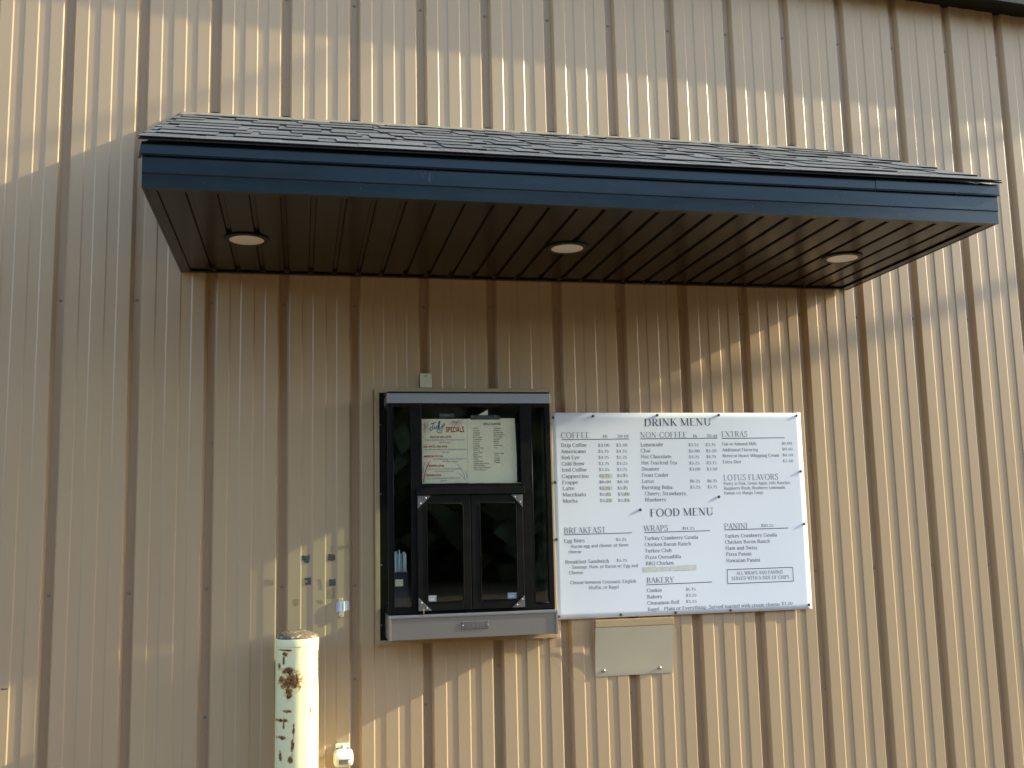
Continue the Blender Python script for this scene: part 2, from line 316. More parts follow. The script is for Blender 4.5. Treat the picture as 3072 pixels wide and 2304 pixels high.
MENU=[[["DRINK MENU",2.553,0.4401,2.8753,0.4433,0.0341,"h"],["COFFEE",2.1576,0.3868,2.2903,0.3873,0.0258,"e"],["16",2.3526,0.3885,2.3725,0.3892,0.0153,"b"],["16",2.7847,0.388,2.8033,0.3879,0.0156,"b"],["20 oz",2.4215,0.3885,2.4752,0.3898,0.0154,"b"],["20 oz",2.8525,0.3881,2.9037,0.3886,0.0157,"b"],["NON-COFFEE",2.5314,0.3876,2.7546,0.3881,0.0255,"e"],["Drip Coffee",2.1572,0.3477,2.274,0.3485,0.0159,"b"],["$3.00",2.3293,0.3485,2.3821,0.3485,0.0145,"b"],["$3.50",2.4152,0.3487,2.4659,0.3487,0.0146,"b"],["Americano",2.1563,0.3197,2.2691,0.3204,0.0159,"b"],["$3.75",2.3291,0.321,2.3771,0.321,0.0145,"b"],["$4.25",2.4153,0.3211,2.4636,0.3211,0.0145,"b"],["Red Eye",2.1571,0.2925,2.2388,0.2933,0.0159,"b"],["$4.75",2.3293,0.2936,2.3769,0.2936,0.0145,"b"],["$5.25",2.415,0.2936,2.4633,0.2936,0.0145,"b"],["Cold Brew",2.157,0.2646,2.2606,0.2651,0.0158,"b"],["$3.75",2.3295,0.2659,2.3766,0.2658,0.0144,"b"],["$4.25",2.4152,0.2658,2.4638,0.2657,0.0145,"b"],["Iced Coffee",2.157,0.2375,2.2703,0.2377,0.0158,"b"],["$3.25",2.3294,0.2386,2.378,0.2384,0.0144,"b"],["$3.75",2.4149,0.2384,2.4611,0.2382,0.0145,"b"],["Cappuccino",2.1569,0.2093,2.2787,0.2093,0.0158,"b"],["$5.25",2.3296,0.2109,2.377,0.2107,0.0144,"b"],["$5.75",2.4147,0.2106,2.4632,0.2104,0.0144,"b"],["Frappe",2.1576,0.1815,2.2281,0.1821,0.0157,"b"],["$6.00",2.3294,0.1833,2.3827,0.183,0.0144,"b"],["$6.50",2.4144,0.1829,2.4653,0.1826,0.0144,"b"],["Latte",2.1576,0.1546,2.2101,0.1553,0.0157,"b"],["$5.25",2.3292,0.1558,2.3765,0.1554,0.0143,"b"],["$5.75",2.4145,0.1552,2.4622,0.1549,0.0144,"b"],["Macchiato",2.1579,0.1273,2.2634,0.1271,0.0157,"b"],["$5.25",2.3294,0.1286,2.3795,0.1282,0.0143,"b"],["$5.75",2.4143,0.128,2.4639,0.1276,0.0144,"b"],["Mocha",2.1578,0.0993,2.2247,0.0996,0.0157,"b"],["$5.25",2.3292,0.1008,2.3808,0.1003,0.0143,"b"],["$5.75",2.414,0.1001,2.464,0.0996,0.0143,"b"],["Lemonade",2.531,0.3483,2.6371,0.3484,0.0162,"b"],["Chai",2.5307,0.3206,2.5754,0.3211,0.0161,"b"],["Hot Chocolate",2.5315,0.2937,2.6744,0.2933,0.0161,"b"],["Hot Tea/Iced Tea",2.5312,0.2658,2.7004,0.2648,0.0161,"b"],["Steamer",2.5308,0.2378,2.6151,0.2376,0.0161,"b"],["Front Cooler",2.5304,0.2096,2.6575,0.2087,0.016,"b"],["Lotus",2.5301,0.1817,2.5863,0.1817,0.016,"b"],["Bursting Boba:",2.5289,0.1543,2.6793,0.1529,0.016,"b"],["Cherry, Strawberry,",2.5426,0.1263,2.743,0.1239,0.016,"b"],["Blueberry",2.5418,0.0986,2.6423,0.0977,0.0159,"b"],["$3.25",2.7617,0.348,2.8091,0.3477,0.0144,"b"],["$3.75",2.8455,0.3479,2.8911,0.348,0.0144,"b"],["$5.00",2.7616,0.3196,2.813,0.3193,0.0144,"b"],["$5.50",2.8452,0.3194,2.895,0.3194,0.0144,"b"],["$4.25",2.7615,0.2925,2.8096,0.2921,0.0143,"b"],["$4.75",2.8455,0.2922,2.8914,0.2921,0.0144,"b"],["$3.25",2.7609,0.2642,2.809,0.2638,0.0143,"b"],["$3.75",2.8452,0.2638,2.8916,0.2637,0.0144,"b"],["$3.00",2.7608,0.2364,2.8121,0.2358,0.0143,"b"],["$3.50",2.8446,0.2359,2.8947,0.2357,0.0143,"b"],["$6.25",2.7601,0.1817,2.808,0.181,0.0142,"b"],["$6.75",2.8438,0.1809,2.8905,0.1807,0.0143,"b"],["$5.25",2.76,0.1543,2.8079,0.1536,0.0142,"b"],["$5.75",2.8437,0.1535,2.8898,0.1532,0.0143,"b"],["FOOD MENU",2.5637,0.03,2.8648,0.0309,0.0341,"h"],["EXTRAS",2.9254,0.3894,3.0528,0.3898,0.0254,"e"],["Oat or Almond Milk",2.925,0.3501,3.095,0.3503,0.014,"b"],["Additional Flavoring",2.9252,0.3222,3.1019,0.3225,0.0139,"b"],["Breve or Heavy Whipping Cream",2.9254,0.2953,3.2074,0.2955,0.0139,"b"],["Extra Shot",2.9249,0.2669,3.0141,0.267,0.0139,"b"],["$1.00",3.2252,0.3521,3.2755,0.3524,0.0135,"b"],["$0.50",3.2252,0.3248,3.2768,0.325,0.0135,"b"],["$0.50",3.2251,0.2969,3.2768,0.2971,0.0134,"b"],["$2.50",3.2248,0.2694,3.276,0.2696,0.0134,"b"],["LOTUS FLAVORS",2.9239,0.1876,3.1949,0.1894,0.0264,"e"],["Pretty in Pink, Green Apple, Jolly Rancher,",2.9235,0.1672,3.2573,0.1679,0.0132,"b"],["Raspberry Blush, Blueberry Lemonade,",2.9233,0.1459,3.2317,0.1461,0.0132,"b"],["Hawaii 5.0, Mango Tango",2.9228,0.124,3.1166,0.1241,0.0131,"b"],["BREAKFAST",2.159,-0.0364,2.3509,-0.0363,0.0254,"e"],["Egg Bites",2.1582,-0.0758,2.251,-0.076,0.0151,"b"],["$5.25",2.397,-0.074,2.4451,-0.0744,0.0135,"b"],["- Bacon egg and cheese, or three",2.1772,-0.0998,2.4535,-0.0992,0.0133,"b"],["cheese",2.1765,-0.1226,2.2346,-0.1235,0.0133,"b"],["Breakfast Sandwich",2.1598,-0.1677,2.3617,-0.1686,0.015,"b"],["$5.75",2.3965,-0.1657,2.4441,-0.1664,0.0134,"b"],["- Sausage, Ham, or Bacon w/ Egg and",2.1781,-0.1902,2.4938,-0.1916,0.0133,"b"],["Cheese.",2.1766,-0.2139,2.2427,-0.2149,0.0132,"b"],["Choose between Croissant, English",2.1807,-0.2576,2.4834,-0.2602,0.0139,"b"],["Muffin, or Bagel",2.2643,-0.282,2.4013,-0.2831,0.0139,"b"],["$11.25",2.7137,-0.0313,2.7705,-0.0319,0.0137,"b"],["WRAPS",2.5299,-0.0343,2.6435,-0.0348,0.0251,"e"],["Turkey Cranberry Gouda",2.5301,-0.074,2.7858,-0.0738,0.0154,"b"],["Chicken Bacon Ranch",2.5309,-0.1014,2.7506,-0.1021,0.0154,"b"],["Turkey Club",2.5309,-0.1291,2.6548,-0.1298,0.0153,"b"],["Pizza Quesadilla",2.5317,-0.1571,2.6994,-0.1581,0.0153,"b"],["BBQ Chicken",2.5321,-0.1851,2.6639,-0.1857,0.0153,"b"],["Cookie",2.533,-0.3033,2.6016,-0.3046,0.0152,"b"],["Bakery",2.533,-0.3311,2.6024,-0.3325,0.0151,"b"],["Cinnamon Roll",2.5326,-0.3588,2.6821,-0.3598,0.0151,"b"],["Bagel - Plain or Everything- Served toasted with cream cheese",2.5326,-0.3864,3.1657,-0.3871,0.0151,"b"],["Turkey Cranberry Gouda",2.916,-0.0728,3.1716,-0.0724,0.0156,"b"],["Chicken Bacon Ranch",2.9166,-0.0999,3.1363,-0.1005,0.0156,"b"],["Ham and Swiss",2.9171,-0.1273,3.071,-0.1287,0.0156,"b"],["Pizza Panini",2.9185,-0.1548,3.0416,-0.1555,0.0156,"b"],["Hawaiian Panini",2.9182,-0.1832,3.0823,-0.1845,0.0155,"b"],["$1.75",2.7169,-0.303,2.7628,-0.3038,0.0134,"b"],["$3.25",2.7165,-0.3294,2.7655,-0.3304,0.0134,"b"],["$3.25",2.7151,-0.357,2.7646,-0.358,0.0134,"b"],["$3.50",3.1776,-0.3826,3.2299,-0.3838,0.0136,"b"],["$10.25",3.098,-0.0275,3.158,-0.028,0.0139,"b"],["BAKERY",2.5339,-0.2644,2.6606,-0.2649,0.0245,"e"],["PANINI",2.9161,-0.0338,3.0288,-0.0333,0.0252,"e"],["ALL WRAPS AND PANINIS",2.9639,-0.2415,3.1916,-0.2421,0.0151,"b"],["SERVED WITH A SIDE OF CHIPS",2.9392,-0.2645,3.2207,-0.266,0.0151,"b"]],[[2.1605,0.3788,2.4768,0.381,0.003],[2.5312,0.3811,2.9042,0.3823,0.0031],[2.925,0.3805,3.2406,0.3825,0.0032],[2.1592,-0.0434,2.4728,-0.0416,0.0028],[2.5314,-0.0424,2.8454,-0.0406,0.003],[2.5303,-0.2736,2.8436,-0.2709,0.003],[2.9166,-0.0388,3.2309,-0.0374,0.0031],[2.92,-0.2182,3.2416,-0.2172,0.003],[2.919,-0.2812,3.2417,-0.28,0.003]],[[2.92,-0.2167],[3.2417,-0.2156],[3.2418,-0.2789],[2.919,-0.2801]],[[[2.3388,0.226],[2.3914,0.2253],[2.3906,0.2052],[2.34,0.2044]],[[2.4399,0.2267],[2.4527,0.2273],[2.452,0.2098],[2.4393,0.2092]],[[2.3407,0.1703],[2.3893,0.1704],[2.3887,0.1522],[2.34,0.1514]],[[2.441,0.1715],[2.4529,0.1718],[2.4522,0.1543],[2.4403,0.1537]],[[2.3554,0.1406],[2.3811,0.141],[2.3805,0.1252],[2.3549,0.1248]],[[2.4386,0.1401],[2.4716,0.1411],[2.471,0.1256],[2.438,0.125]],[[2.3545,0.1143],[2.3881,0.1152],[2.3874,0.0986],[2.3539,0.0977]],[[2.4415,0.1128],[2.4701,0.1139],[2.4695,0.0987],[2.4409,0.0977]],[[2.5163,-0.1933],[2.7718,-0.1896],[2.7705,-0.2148],[2.5153,-0.2174]]],[[2.1232,0.48],[2.3084,0.4864],[2.6153,0.4902],[2.915,0.4909],[2.1234,0.191],[2.896,0.1137],[2.5162,0.0616],[3.3084,0.4881],[3.3106,0.2253],[2.1227,-0.0608],[2.4062,-0.398],[2.6629,-0.3981],[2.1238,-0.3946],[3.312,-0.0186],[3.3117,-0.3875],[2.9256,-0.3977]]]
POST=[[["SPECIALS",1.6195,0.4051,1.696,0.4057,0.0197,"red"],["CRACKER JACK LATTE",1.5506,0.3789,1.642,0.3792,0.0083,"red"],["RED, WHITE, AND BREW:",1.5229,0.3389,1.626,0.3382,0.0082,"red"],["AMERICAN PIE CHAI",1.5236,0.2977,1.6053,0.2977,0.0082,"red"],["BOMPOP LOTUS:",1.5438,0.2571,1.6102,0.2568,0.0082,"red"],["FREEDOM LOTUS:",1.5303,0.2178,1.5972,0.217,0.0082,"red"],["CARAMEL AND BROWN SUGAR LATTE TOPPED WITH WHIP AND",1.5298,0.3682,1.6976,0.3679,0.0048,"blue"],["CARAMEL DRIZZLE",1.5886,0.3576,1.6379,0.3573,0.0048,"blue"],["COLD BREW WITH RASPBERRY AND WHITE MOCHA TOPPED WITH",1.5289,0.3276,1.7047,0.3274,0.0048,"blue"],["COLD FOAM",1.6012,0.3166,1.6314,0.3164,0.0048,"blue"],["CHAI LATTE WITH APPLE FLAVOR TOPPED WITH WHIP",1.5626,0.2872,1.7062,0.2874,0.0048,"blue"],["AND CARAMEL DRIZZLE",1.6033,0.2771,1.6657,0.2769,0.0048,"blue"],["WHITE LOTUS WITH STRAWBERRY AND BLUEBERRY",1.5432,0.2452,1.6824,0.2452,0.0047,"blue"],["SODA TOPPED OFF WITH SPRITE",1.5692,0.2352,1.6543,0.2347,0.0048,"blue"],["BLUE LOTUS WITH POMEGRANATE TOPPED OFF WITH",1.5378,0.2058,1.6774,0.2058,0.0047,"blue"],["LEMONADE",1.592,0.1954,1.6203,0.1957,0.0047,"blue"],["SYRUP FLAVORS",1.7817,0.4358,1.8572,0.4361,0.0075,"k"],["Vanilla",1.7372,0.417,1.7572,0.4169,0.0053,"k"],["Caramel",1.7371,0.4076,1.7626,0.4075,0.0053,"k"],["Hazelnut",1.7371,0.3983,1.7647,0.3982,0.0053,"k"],["Pistachio",1.737,0.3889,1.7645,0.3888,0.0053,"k"],["Brown Sugar",1.7369,0.3796,1.7733,0.3794,0.0053,"k"],["Cheesecake",1.7368,0.3702,1.7753,0.37,0.0053,"k"],["Cinnamon",1.7368,0.3609,1.7673,0.3607,0.0053,"k"],["Almond",1.7367,0.3516,1.7605,0.3515,0.0053,"k"],["Lavender",1.7366,0.3423,1.7648,0.3421,0.0053,"k"],["English Toffee",1.7366,0.333,1.7802,0.3327,0.0053,"k"],["Coconut",1.7365,0.3237,1.7622,0.3235,0.0053,"k"],["Butter Pecan",1.7364,0.3144,1.7765,0.3141,0.0053,"k"],["Maple",1.7363,0.3051,1.7541,0.3049,0.0052,"k"],["Butterscotch",1.7363,0.2958,1.7739,0.2955,0.0052,"k"],["Honey",1.7362,0.2865,1.756,0.2863,0.0052,"k"],["Gingerbread",1.7361,0.2772,1.7747,0.2769,0.0052,"k"],["Toasted Marshmallow",1.736,0.2679,1.8034,0.2673,0.0052,"k"],["Dark Chocolate",1.736,0.2587,1.7832,0.2582,0.0052,"k"],["Brown Sugar Cinnamon",1.7359,0.2494,1.8097,0.2486,0.0052,"k"],["White Chocolate",1.7358,0.2402,1.7873,0.2396,0.0052,"k"],["Strawberry",1.8265,0.4176,1.8602,0.4175,0.0053,"k"],["Blueberry",1.8263,0.4083,1.8555,0.4082,0.0053,"k"],["Pomegranate",1.8261,0.399,1.8676,0.3989,0.0053,"k"],["Blue Raspberry",1.8259,0.3898,1.8742,0.3895,0.0053,"k"],["Green Apple",1.8257,0.3805,1.865,0.3803,0.0053,"k"],["Raspberry",1.8256,0.3712,1.858,0.3711,0.0053,"k"],["Mango",1.8254,0.362,1.8478,0.3618,0.0053,"k"],["Cherry",1.8252,0.3527,1.8464,0.3526,0.0053,"k"],["Watermelon",1.825,0.3435,1.8631,0.3432,0.0053,"k"],["Kiwi",1.8248,0.3342,1.8382,0.3341,0.0053,"k"],["SUGAR FREE:",1.8261,0.3085,1.8713,0.3081,0.0057,"k"],["Vanilla",1.8263,0.2991,1.846,0.2989,0.0053,"k"],["Caramel",1.8261,0.2897,1.8518,0.2895,0.0053,"k"],["Hazelnut",1.8259,0.2804,1.8527,0.2802,0.0053,"k"],["S'mores",1.8257,0.2711,1.8503,0.2709,0.0053,"k"]],[[1.7816,0.4341,1.8572,0.4343,0.0009]],[[[1.5556,0.4374],[1.5612,0.4418],[1.5677,0.4428],[1.5765,0.445]],[[1.5666,0.4429],[1.5632,0.4319],[1.562,0.4188],[1.5564,0.4112],[1.551,0.4134],[1.5522,0.4221],[1.5588,0.4254]],[[1.5709,0.4297],[1.5686,0.421],[1.5718,0.4188],[1.5762,0.422],[1.5796,0.4308],[1.5784,0.422],[1.5817,0.4198],[1.585,0.4231]],[[1.585,0.4231],[1.5918,0.4373],[1.5937,0.4505],[1.5897,0.4472],[1.5862,0.4319],[1.5872,0.422],[1.5916,0.422]],[[1.5917,0.4319],[1.5905,0.4231],[1.5948,0.4198],[1.6027,0.4296],[1.6094,0.4395],[1.6137,0.4373],[1.6114,0.4296],[1.6037,0.4253],[1.6025,0.4165],[1.6001,0.4034],[1.5913,0.4008],[1.5826,0.4045],[1.5816,0.4122],[1.5871,0.4166],[1.5937,0.4143],[1.5936,0.4089],[1.5892,0.4078]]],[["red",[[1.5484,0.2808],[1.5373,0.2582],[1.5272,0.2303],[1.5214,0.1938]]],["blue",[[1.527,0.2767],[1.522,0.2541],[1.5196,0.2304]]],["blue",[[1.6673,0.2656],[1.6813,0.248],[1.6931,0.2262],[1.7003,0.1979]]],["red",[[1.6679,0.2297],[1.6809,0.222],[1.6917,0.2089],[1.6971,0.2001]]],["blue",[[1.701,0.237],[1.7052,0.2239],[1.706,0.2087]]]],[["red",[[1.5243,0.4211],[1.5257,0.4027]]],["blue",[[1.5254,0.4213],[1.5332,0.3953]]],["red",[[1.5265,0.4218],[1.5354,0.4056]]],["blue",[[1.5274,0.4225],[1.5452,0.402]]],["red",[[1.5282,0.4233],[1.543,0.4123]]],["blue",[[1.5288,0.4243],[1.5535,0.413]]],["red",[[1.5292,0.4254],[1.5473,0.4214]]],["blue",[[1.5293,0.4265],[1.5566,0.4265]]],["red",[[1.5292,0.4277],[1.5474,0.4316]]],["blue",[[1.5289,0.4288],[1.5539,0.44]]],["red",[[1.5283,0.4298],[1.5433,0.4408]]],["blue",[[1.5275,0.4306],[1.5458,0.4511]]],["red",[[1.5266,0.4313],[1.5358,0.4475]]],["blue",[[1.5255,0.4318],[1.5338,0.4578]]],["red",[[1.5244,0.432],[1.5262,0.4505]]],["red",[[1.657,0.4532],[1.6383,0.4516]]],["blue",[[1.6571,0.4522],[1.6305,0.4448]]],["red",[[1.6575,0.4512],[1.6405,0.443]]],["blue",[[1.658,0.4504],[1.6357,0.4339]]],["red",[[1.6587,0.4496],[1.6458,0.4359]]],["blue",[[1.6595,0.449],[1.6446,0.4257]]],["red",[[1.6604,0.4485],[1.6533,0.4312]]],["blue",[[1.6614,0.4483],[1.6559,0.4213]]],["red",[[1.6624,0.4482],[1.6621,0.4295]]],["blue",[[1.6634,0.4483],[1.6681,0.4213]]],["red",[[1.6644,0.4485],[1.6709,0.4311]]],["blue",[[1.6653,0.449],[1.6796,0.4256]]],["red",[[1.6661,0.4496],[1.6786,0.4358]]],["blue",[[1.6668,0.4504],[1.6887,0.4338]]],["red",[[1.6674,0.4512],[1.6841,0.4429]]],["blue",[[1.6678,0.4522],[1.6943,0.4447]]],["red",[[1.668,0.4532],[1.6867,0.4515]]]]]
# ------------------------------------------------------------------ ground
mb = MB(); ext = [-400, -60, -20, -10, -5, 0, 5, 10, 20, 60, 400]
for i in range(len(ext)-1):
    for j in range(len(ext)-1):
        mb.add([(ext[i], ext[j], -EYE), (ext[i+1], ext[j], -EYE), (ext[i+1], ext[j+1], -EYE), (ext[i], ext[j+1], -EYE)], [(0,1,2,3)])
gm = mat("gravel_lot", (.12,.074,.032), .9, noise=(14, .35), bump=(60, .6, .02))
tag(mb.build("ground", gm), kind="structure")
# ------------------------------------------------------------------ the metal building: ribbed wall, rake trim, wall screws, room behind the window
IN = 0.0254
HX0, HX1, HZ0, HZ1 = 1.374, 2.066, -0.438, 0.574        # window opening
def rake(x): return 2.655 - 0.058*(x - 4.067)
PRO = [(-.10,0),(-.01,.035),(.06,.13),(.46,1.18),(1.54,1.18),(1.96,.09),(2.05,0),(3.97,0),(4.01,.015),(4.16,.112),(4.21,.125),(5.76,.125),(5.97,.015),(6.04,0),(7.97,0),(8.01,.015),(8.16,.112),(8.21,.125),(9.76,.125),(9.97,.015),(10.04,0)]
def wall_y(x):
    """depth of the ribbed face behind its outer plane"""
    u = (x/IN) % 12.0
    P = PRO + [(12+PRO[0][0], 0)]
    if u > P[-1][0]: u -= 12
    for (a, d), (b, e) in zip(P, P[1:]):
        if a <= u <= b: return (d + (e-d)*(u-a)/(b-a))*IN
    return 0.0
building = thing("metal_building", "tan ribbed metal building with deep vertical grooves and a dark sloping roof edge", "building", (2, 0, -EYE))
xs = sorted(set([round((12*k + p[0])*IN, 5) for k in range(-12, 33) for p in PRO] + [HX0, HX1]))
mb = MB()
def col(xa, xb, za, zb0, zb1):
    ya, yb = wall_y(xa+1e-6), wall_y(xb-1e-6)
    zs = [za + (zb0-za)*k/6 for k in range(7)]; ze = [za + (zb1-za)*k/6 for k in range(7)]
    for k in range(6):
        mb.add([(xa,ya,zs[k]),(xb,yb,ze[k]),(xb,yb,ze[k+1]),(xa,ya,zs[k+1])], [(0,1,2,3)])
for a, b in zip(xs, xs[1:]):
    if a >= HX0-1e-6 and b <= HX1+1e-6:
        col(a, b, -EYE, HZ0, HZ0); col(a, b, HZ1, rake(a)+.03, rake(b)+.03)
    else: col(a, b, -EYE, rake(a)+.03, rake(b)+.03)
cl = mb.build("wall_cladding", M['wall'], building)
for k in range(-8, 30, 3):                              # panel laps: the next sheet overlaps inside the groove
    a = (12*k + 24)*IN
    mb = MB(); pr = [(1.26,1.18),(1.54,1.18),(1.96,.08),(2.05,0)]; off = .0011
    P_ = [(a+x*IN, d*IN-off) for x, d in pr] + [(a+x*IN, d*IN-.0001) for x, d in pr[::-1]]
    n = len(P_); zt = rake(a)
    for z0_, z1_ in (((-EYE, HZ0-.01), (HZ1+.01, zt)) if HX0-.05 < a < HX1 else ((-EYE, zt),)): mb.add([(p[0], p[1], z0_) for p in P_] + [(p[0], p[1], z1_) for p in P_], [(i, (i+1) % n, n+(i+1) % n, n+i) for i in range(n)])
    mb.build("lap_seam", M['wall'], building)
# rake trim: boxed out 13 cm, follows the low roof slope
mb = MB()
def rk(x0, x1, y0, y1, d0, d1):
    z0, z1 = rake(x0), rake(x1)
    mb.add([(x0,y0,z0+d0),(x1,y0,z1+d0),(x1,y1,z1+d0),(x0,y1,z0+d0),(x0,y0,z0+d1),(x1,y0,z1+d1),(x1,y1,z1+d1),(x0,y1,z0+d1)], [(0,3,2,1),(4,5,6,7),(0,1,5,4),(1,2,6,5),(2,3,7,6),(3,0,4,7)])
rk(-3.4, 10, -.13, .02, 0, .20); rk(-3.4, 10, -.142, -.118, -.018, .03); rk(-3.4, 10, -.16, -.12, .16, .23)
mb.build("rake_trim", M['dark'], building, bevel=.004)
# roof sheet and far sides so that the building has a body
mb = MB(); mb.add([(-3.4,.02,rake(-3.4)+.2),(10,.02,rake(10)+.2),(10,9,rake(10)+.5),(-3.4,9,rake(-3.4)+.5)], [(0,1,2,3)])
mb.build("roof", M['dark'], building)
mb = MB(); mb.box(9.75, 9.79, .05, 9, -EYE, rake(10)+.15); mb.box(-3.39, -3.35, .05, 9, -EYE, rake(-3.3)+.2); mb.box(-3.35, 9.75, 8.96, 9.0, -EYE, rake(10)+.3)
mb.build("side_wall", M['wall'], building)
# dark room behind the window
mb = MB(); y0, y1 = .085, 3.2
R0, R1, Q0, Q1 = .2, 3.6, -EYE+.02, 1.5
mb.box(R0, R1, y1, y1+.03, Q0, Q1); mb.box(R0-.03, R0, y0, y1, Q0, Q1); mb.box(R1, R1+.03, y0, y1, Q0, Q1)
mb.box(R0, R1, y0, y1, Q1, Q1+.03); mb.box(R0, R1, y0, y1, Q0-.02, Q0)
mb.box(R0, HX0-.014, y0-.03, y0, Q0, Q1); mb.box(HX1+.014, R1, y0-.03, y0, Q0, Q1); mb.box(HX0-.014, HX1+.014, y0-.03, y0, Q0, HZ0-.014); mb.box(HX0-.014, HX1+.014, y0-.03, y0, HZ1+.014, Q1)
mb.build("room", M['room'], building)
# hex screws in the grooves, one row per girt
def hexhead(r=.0046, h=.005):
    m = MB(); m.lathe([(r*1.55, 0), (r*1.6, -.0012), (r*1.05, -.0018), (r, -.002), (r, -h*.8), (r*.75, -h)], (0,0,-EYE), axis='y', n=12); return m
scr0 = None
sp_ = []
for z in (2.402, .985, -.231):
    for k in range(-2, 17): sp_.append(((12*k+1.0)*IN, z + random.uniform(-.006,.006)))
sp_ += [(.650,.375),(1.541,-.741),(1.86,-.595),(2.453,-.742),(.637,-.741),(3.392,-.775),(3.392,.33),(4.6,-1.1),(1.244,-.62)]
for (x, z) in sp_:
    if HX0-.03 < x < HX1+.03 and HZ0 < z < HZ1: continue
    if 2.13 < x < 3.31 and -.4 < z < .5: continue
    u = (x/IN) % 12; y = wall_y(x)
    if scr0 is None:
        scr0 = hexhead().build("screw", M['wall_screw'], building); o = scr0
    else: o = scr0.copy(); COL.objects.link(o); o.parent = building
    o.location = (x-2, y, z+EYE)
scr0.data.transform(Matrix.Translation((2, 0, 0)))
# old tape residue and a scrape on the paint
def patch(name, m, pts, y=-.0006, parent=building):
    q = MB(); q.add([(p[0], y, p[1]) for p in pts] + [(p[0], y+.0005, p[1]) for p in pts], [tuple(range(len(pts))), tuple(range(len(pts), 2*len(pts)))[::-1]] + [(i, (i+1) % len(pts), len(pts)+(i+1) % len(pts), len(pts)+i) for i in range(len(pts))])
    return q.build(name, m, parent)
d2 = .125*IN
for pts in ([(.870,-.196),(.905,-.199),(.907,-.220),(.872,-.222)],
            [(1.086,-.203),(1.100,-.200),(1.107,-.245),(1.094,-.248),(1.096,-.225)],
            [(1.128,-.243),(1.156,-.240),(1.160,-.282),(1.124,-.284)],
            [(.986,-.281),(1.012,-.279),(1.008,-.305),(.994,-.309)],
            [(1.140,-.062),(1.152,-.062),(1.149,-.088),(1.143,-.090)],
            [(1.082,-.290),(1.098,-.286),(1.112,-.298),(1.096,-.304)]):
    x = sum(p[0] for p in pts)/len(pts)
    patch("tape_stain", M['stain'], pts, y=min(wall_y(x), d2)-.0006)
patch("tape_stain", M['stain'], [(1.172,-.066),(1.214,-.062),(1.214,-.076),(1.172,-.083)])
patch("scrape", M['scratch'], [(-.130,-.583),(-.106,-.585),(-.106,-.588),(-.130,-.588)], y=min(wall_y(-.118), d2)-.0006)
# ------------------------------------------------------------------ awning
AX0, AX1, AY = .509, 3.622, -1.12
aw = thing("shingled_awning", "long navy awning with grey shingled roof over the service window and menu board", "awning", (2.06, 0, 1.1))
EZ, EY, TZ = 1.2570, -1.152, 1.812                      # eave height, eave depth, height at the wall
SLl = math.hypot(EY, TZ-EZ); sv = Vector((0, -EY/SLl, (TZ-EZ)/SLl)); nv = Vector((0, -sv.z, sv.y))
mb = MB()                                               # closed body under the shingles
mb.prism([(AY+.03, 1.125), (0, 1.125), (0, TZ-.015), (AY+.03, EZ+.010)], AX0+.012, AX1-.012)
mb.build("roof_deck", M['under'], aw)
mb = MB()
GR0, GP = .646, .1016                                   # soffit grooves every 4 inches
out = [(AX0+.02, 1.112)]
k = 0
x = GR0
while x < AX1-.03:
    if x > AX0+.05: out += [(x-.011, 1.112), (x-.007, 1.121), (x+.007, 1.121), (x+.011, 1.112)]
    x += GP
out += [(AX1-.02, 1.112), (AX1-.02, 1.1235), (AX0+.02, 1.1235)]
for a, b in zip(out[:-3], out[1:-2]):
    ya, yb = AY+.012, -.004
    mb.add([(a[0],ya,a[1]),(b[0],ya,b[1]),(b[0],yb,b[1]),(a[0],yb,a[1])], [(0,1,2,3)])
sof = mb.build("soffit", M['soffit'], aw)
mb = MB()
mb.box(AX0+.004, AX0+.042, AY+.012, -.004, 1.105, 1.1112); mb.box(AX1-.042, AX1-.004, AY+.012, -.004, 1.105, 1.1112)
mb.box(AX0+.042, AX1-.042, -.030, -.004, 1.105, 1.1108); mb.box(AX0+.042, AX1-.042, AY+.012, AY+.036, 1.105, 1.1108)
mb.build("soffit_edging", M['soffit'], sof, bevel=.0015)
# fascia: lower board with one rib, upper trim strip lapped over it
mb = MB()
mb.prism([(AY, 1.104), (AY-.001, 1.150), (AY-.004, 1.154), (AY-.004, 1.215), (AY+.012, 1.215), (AY+.012, 1.104)], AX0, AX1)
for xa, xb in ((AX0, AX0+.008), (AX1-.008, AX1)):       # returns along both ends
    mb.prism([(AY+.012, 1.104), (-.004, 1.104), (-.004, TZ-.02), (AY+.012, EZ+.004)], xa, xb)
fas = mb.build("fascia", M['navy'], aw)
mb = MB()
for xa, xb, dy in ((AX0-.003, 3.118, 0), (3.108, AX1+.003, -.0022)):
    mb.prism([(AY-.006+dy, 1.209), (AY-.0135+dy, 1.2085), (AY-.014+dy, 1.212), (AY-.010+dy, 1.216), (AY-.009+dy, 1.2555), (AY+.012, 1.2555), (AY+.012, 1.216), (AY-.006+dy, 1.216)], xa, xb)
mb.build("fascia_trim", M['navy'], fas)
mb = MB()                                               # bent corner tabs
mb.add([(AX0-.004, AY-.01, 1.250), (AX0-.004, AY+.01, 1.205), (AX0-.016, AY+.02, 1.207), (AX0-.006, AY+.05, 1.25)], [(0,1,2,3),(3,2,1,0)])
mb.build("corner_tab", M['navy'], fas); mb = MB()
mb.add([(AX1+.004, AY-.01, 1.250), (AX1+.004, AY+.01, 1.205), (AX1+.018, AY+.02, 1.200), (AX1+.006, AY+.05, 1.25)], [(0,1,2,3),(3,2,1,0)])
mb.build("corner_tab", M['navy'], fas)
def SP(x, s, n): return Vector((x, EY, EZ)) + sv*s + nv*n
mb = MB(); rs = random.Random(11)
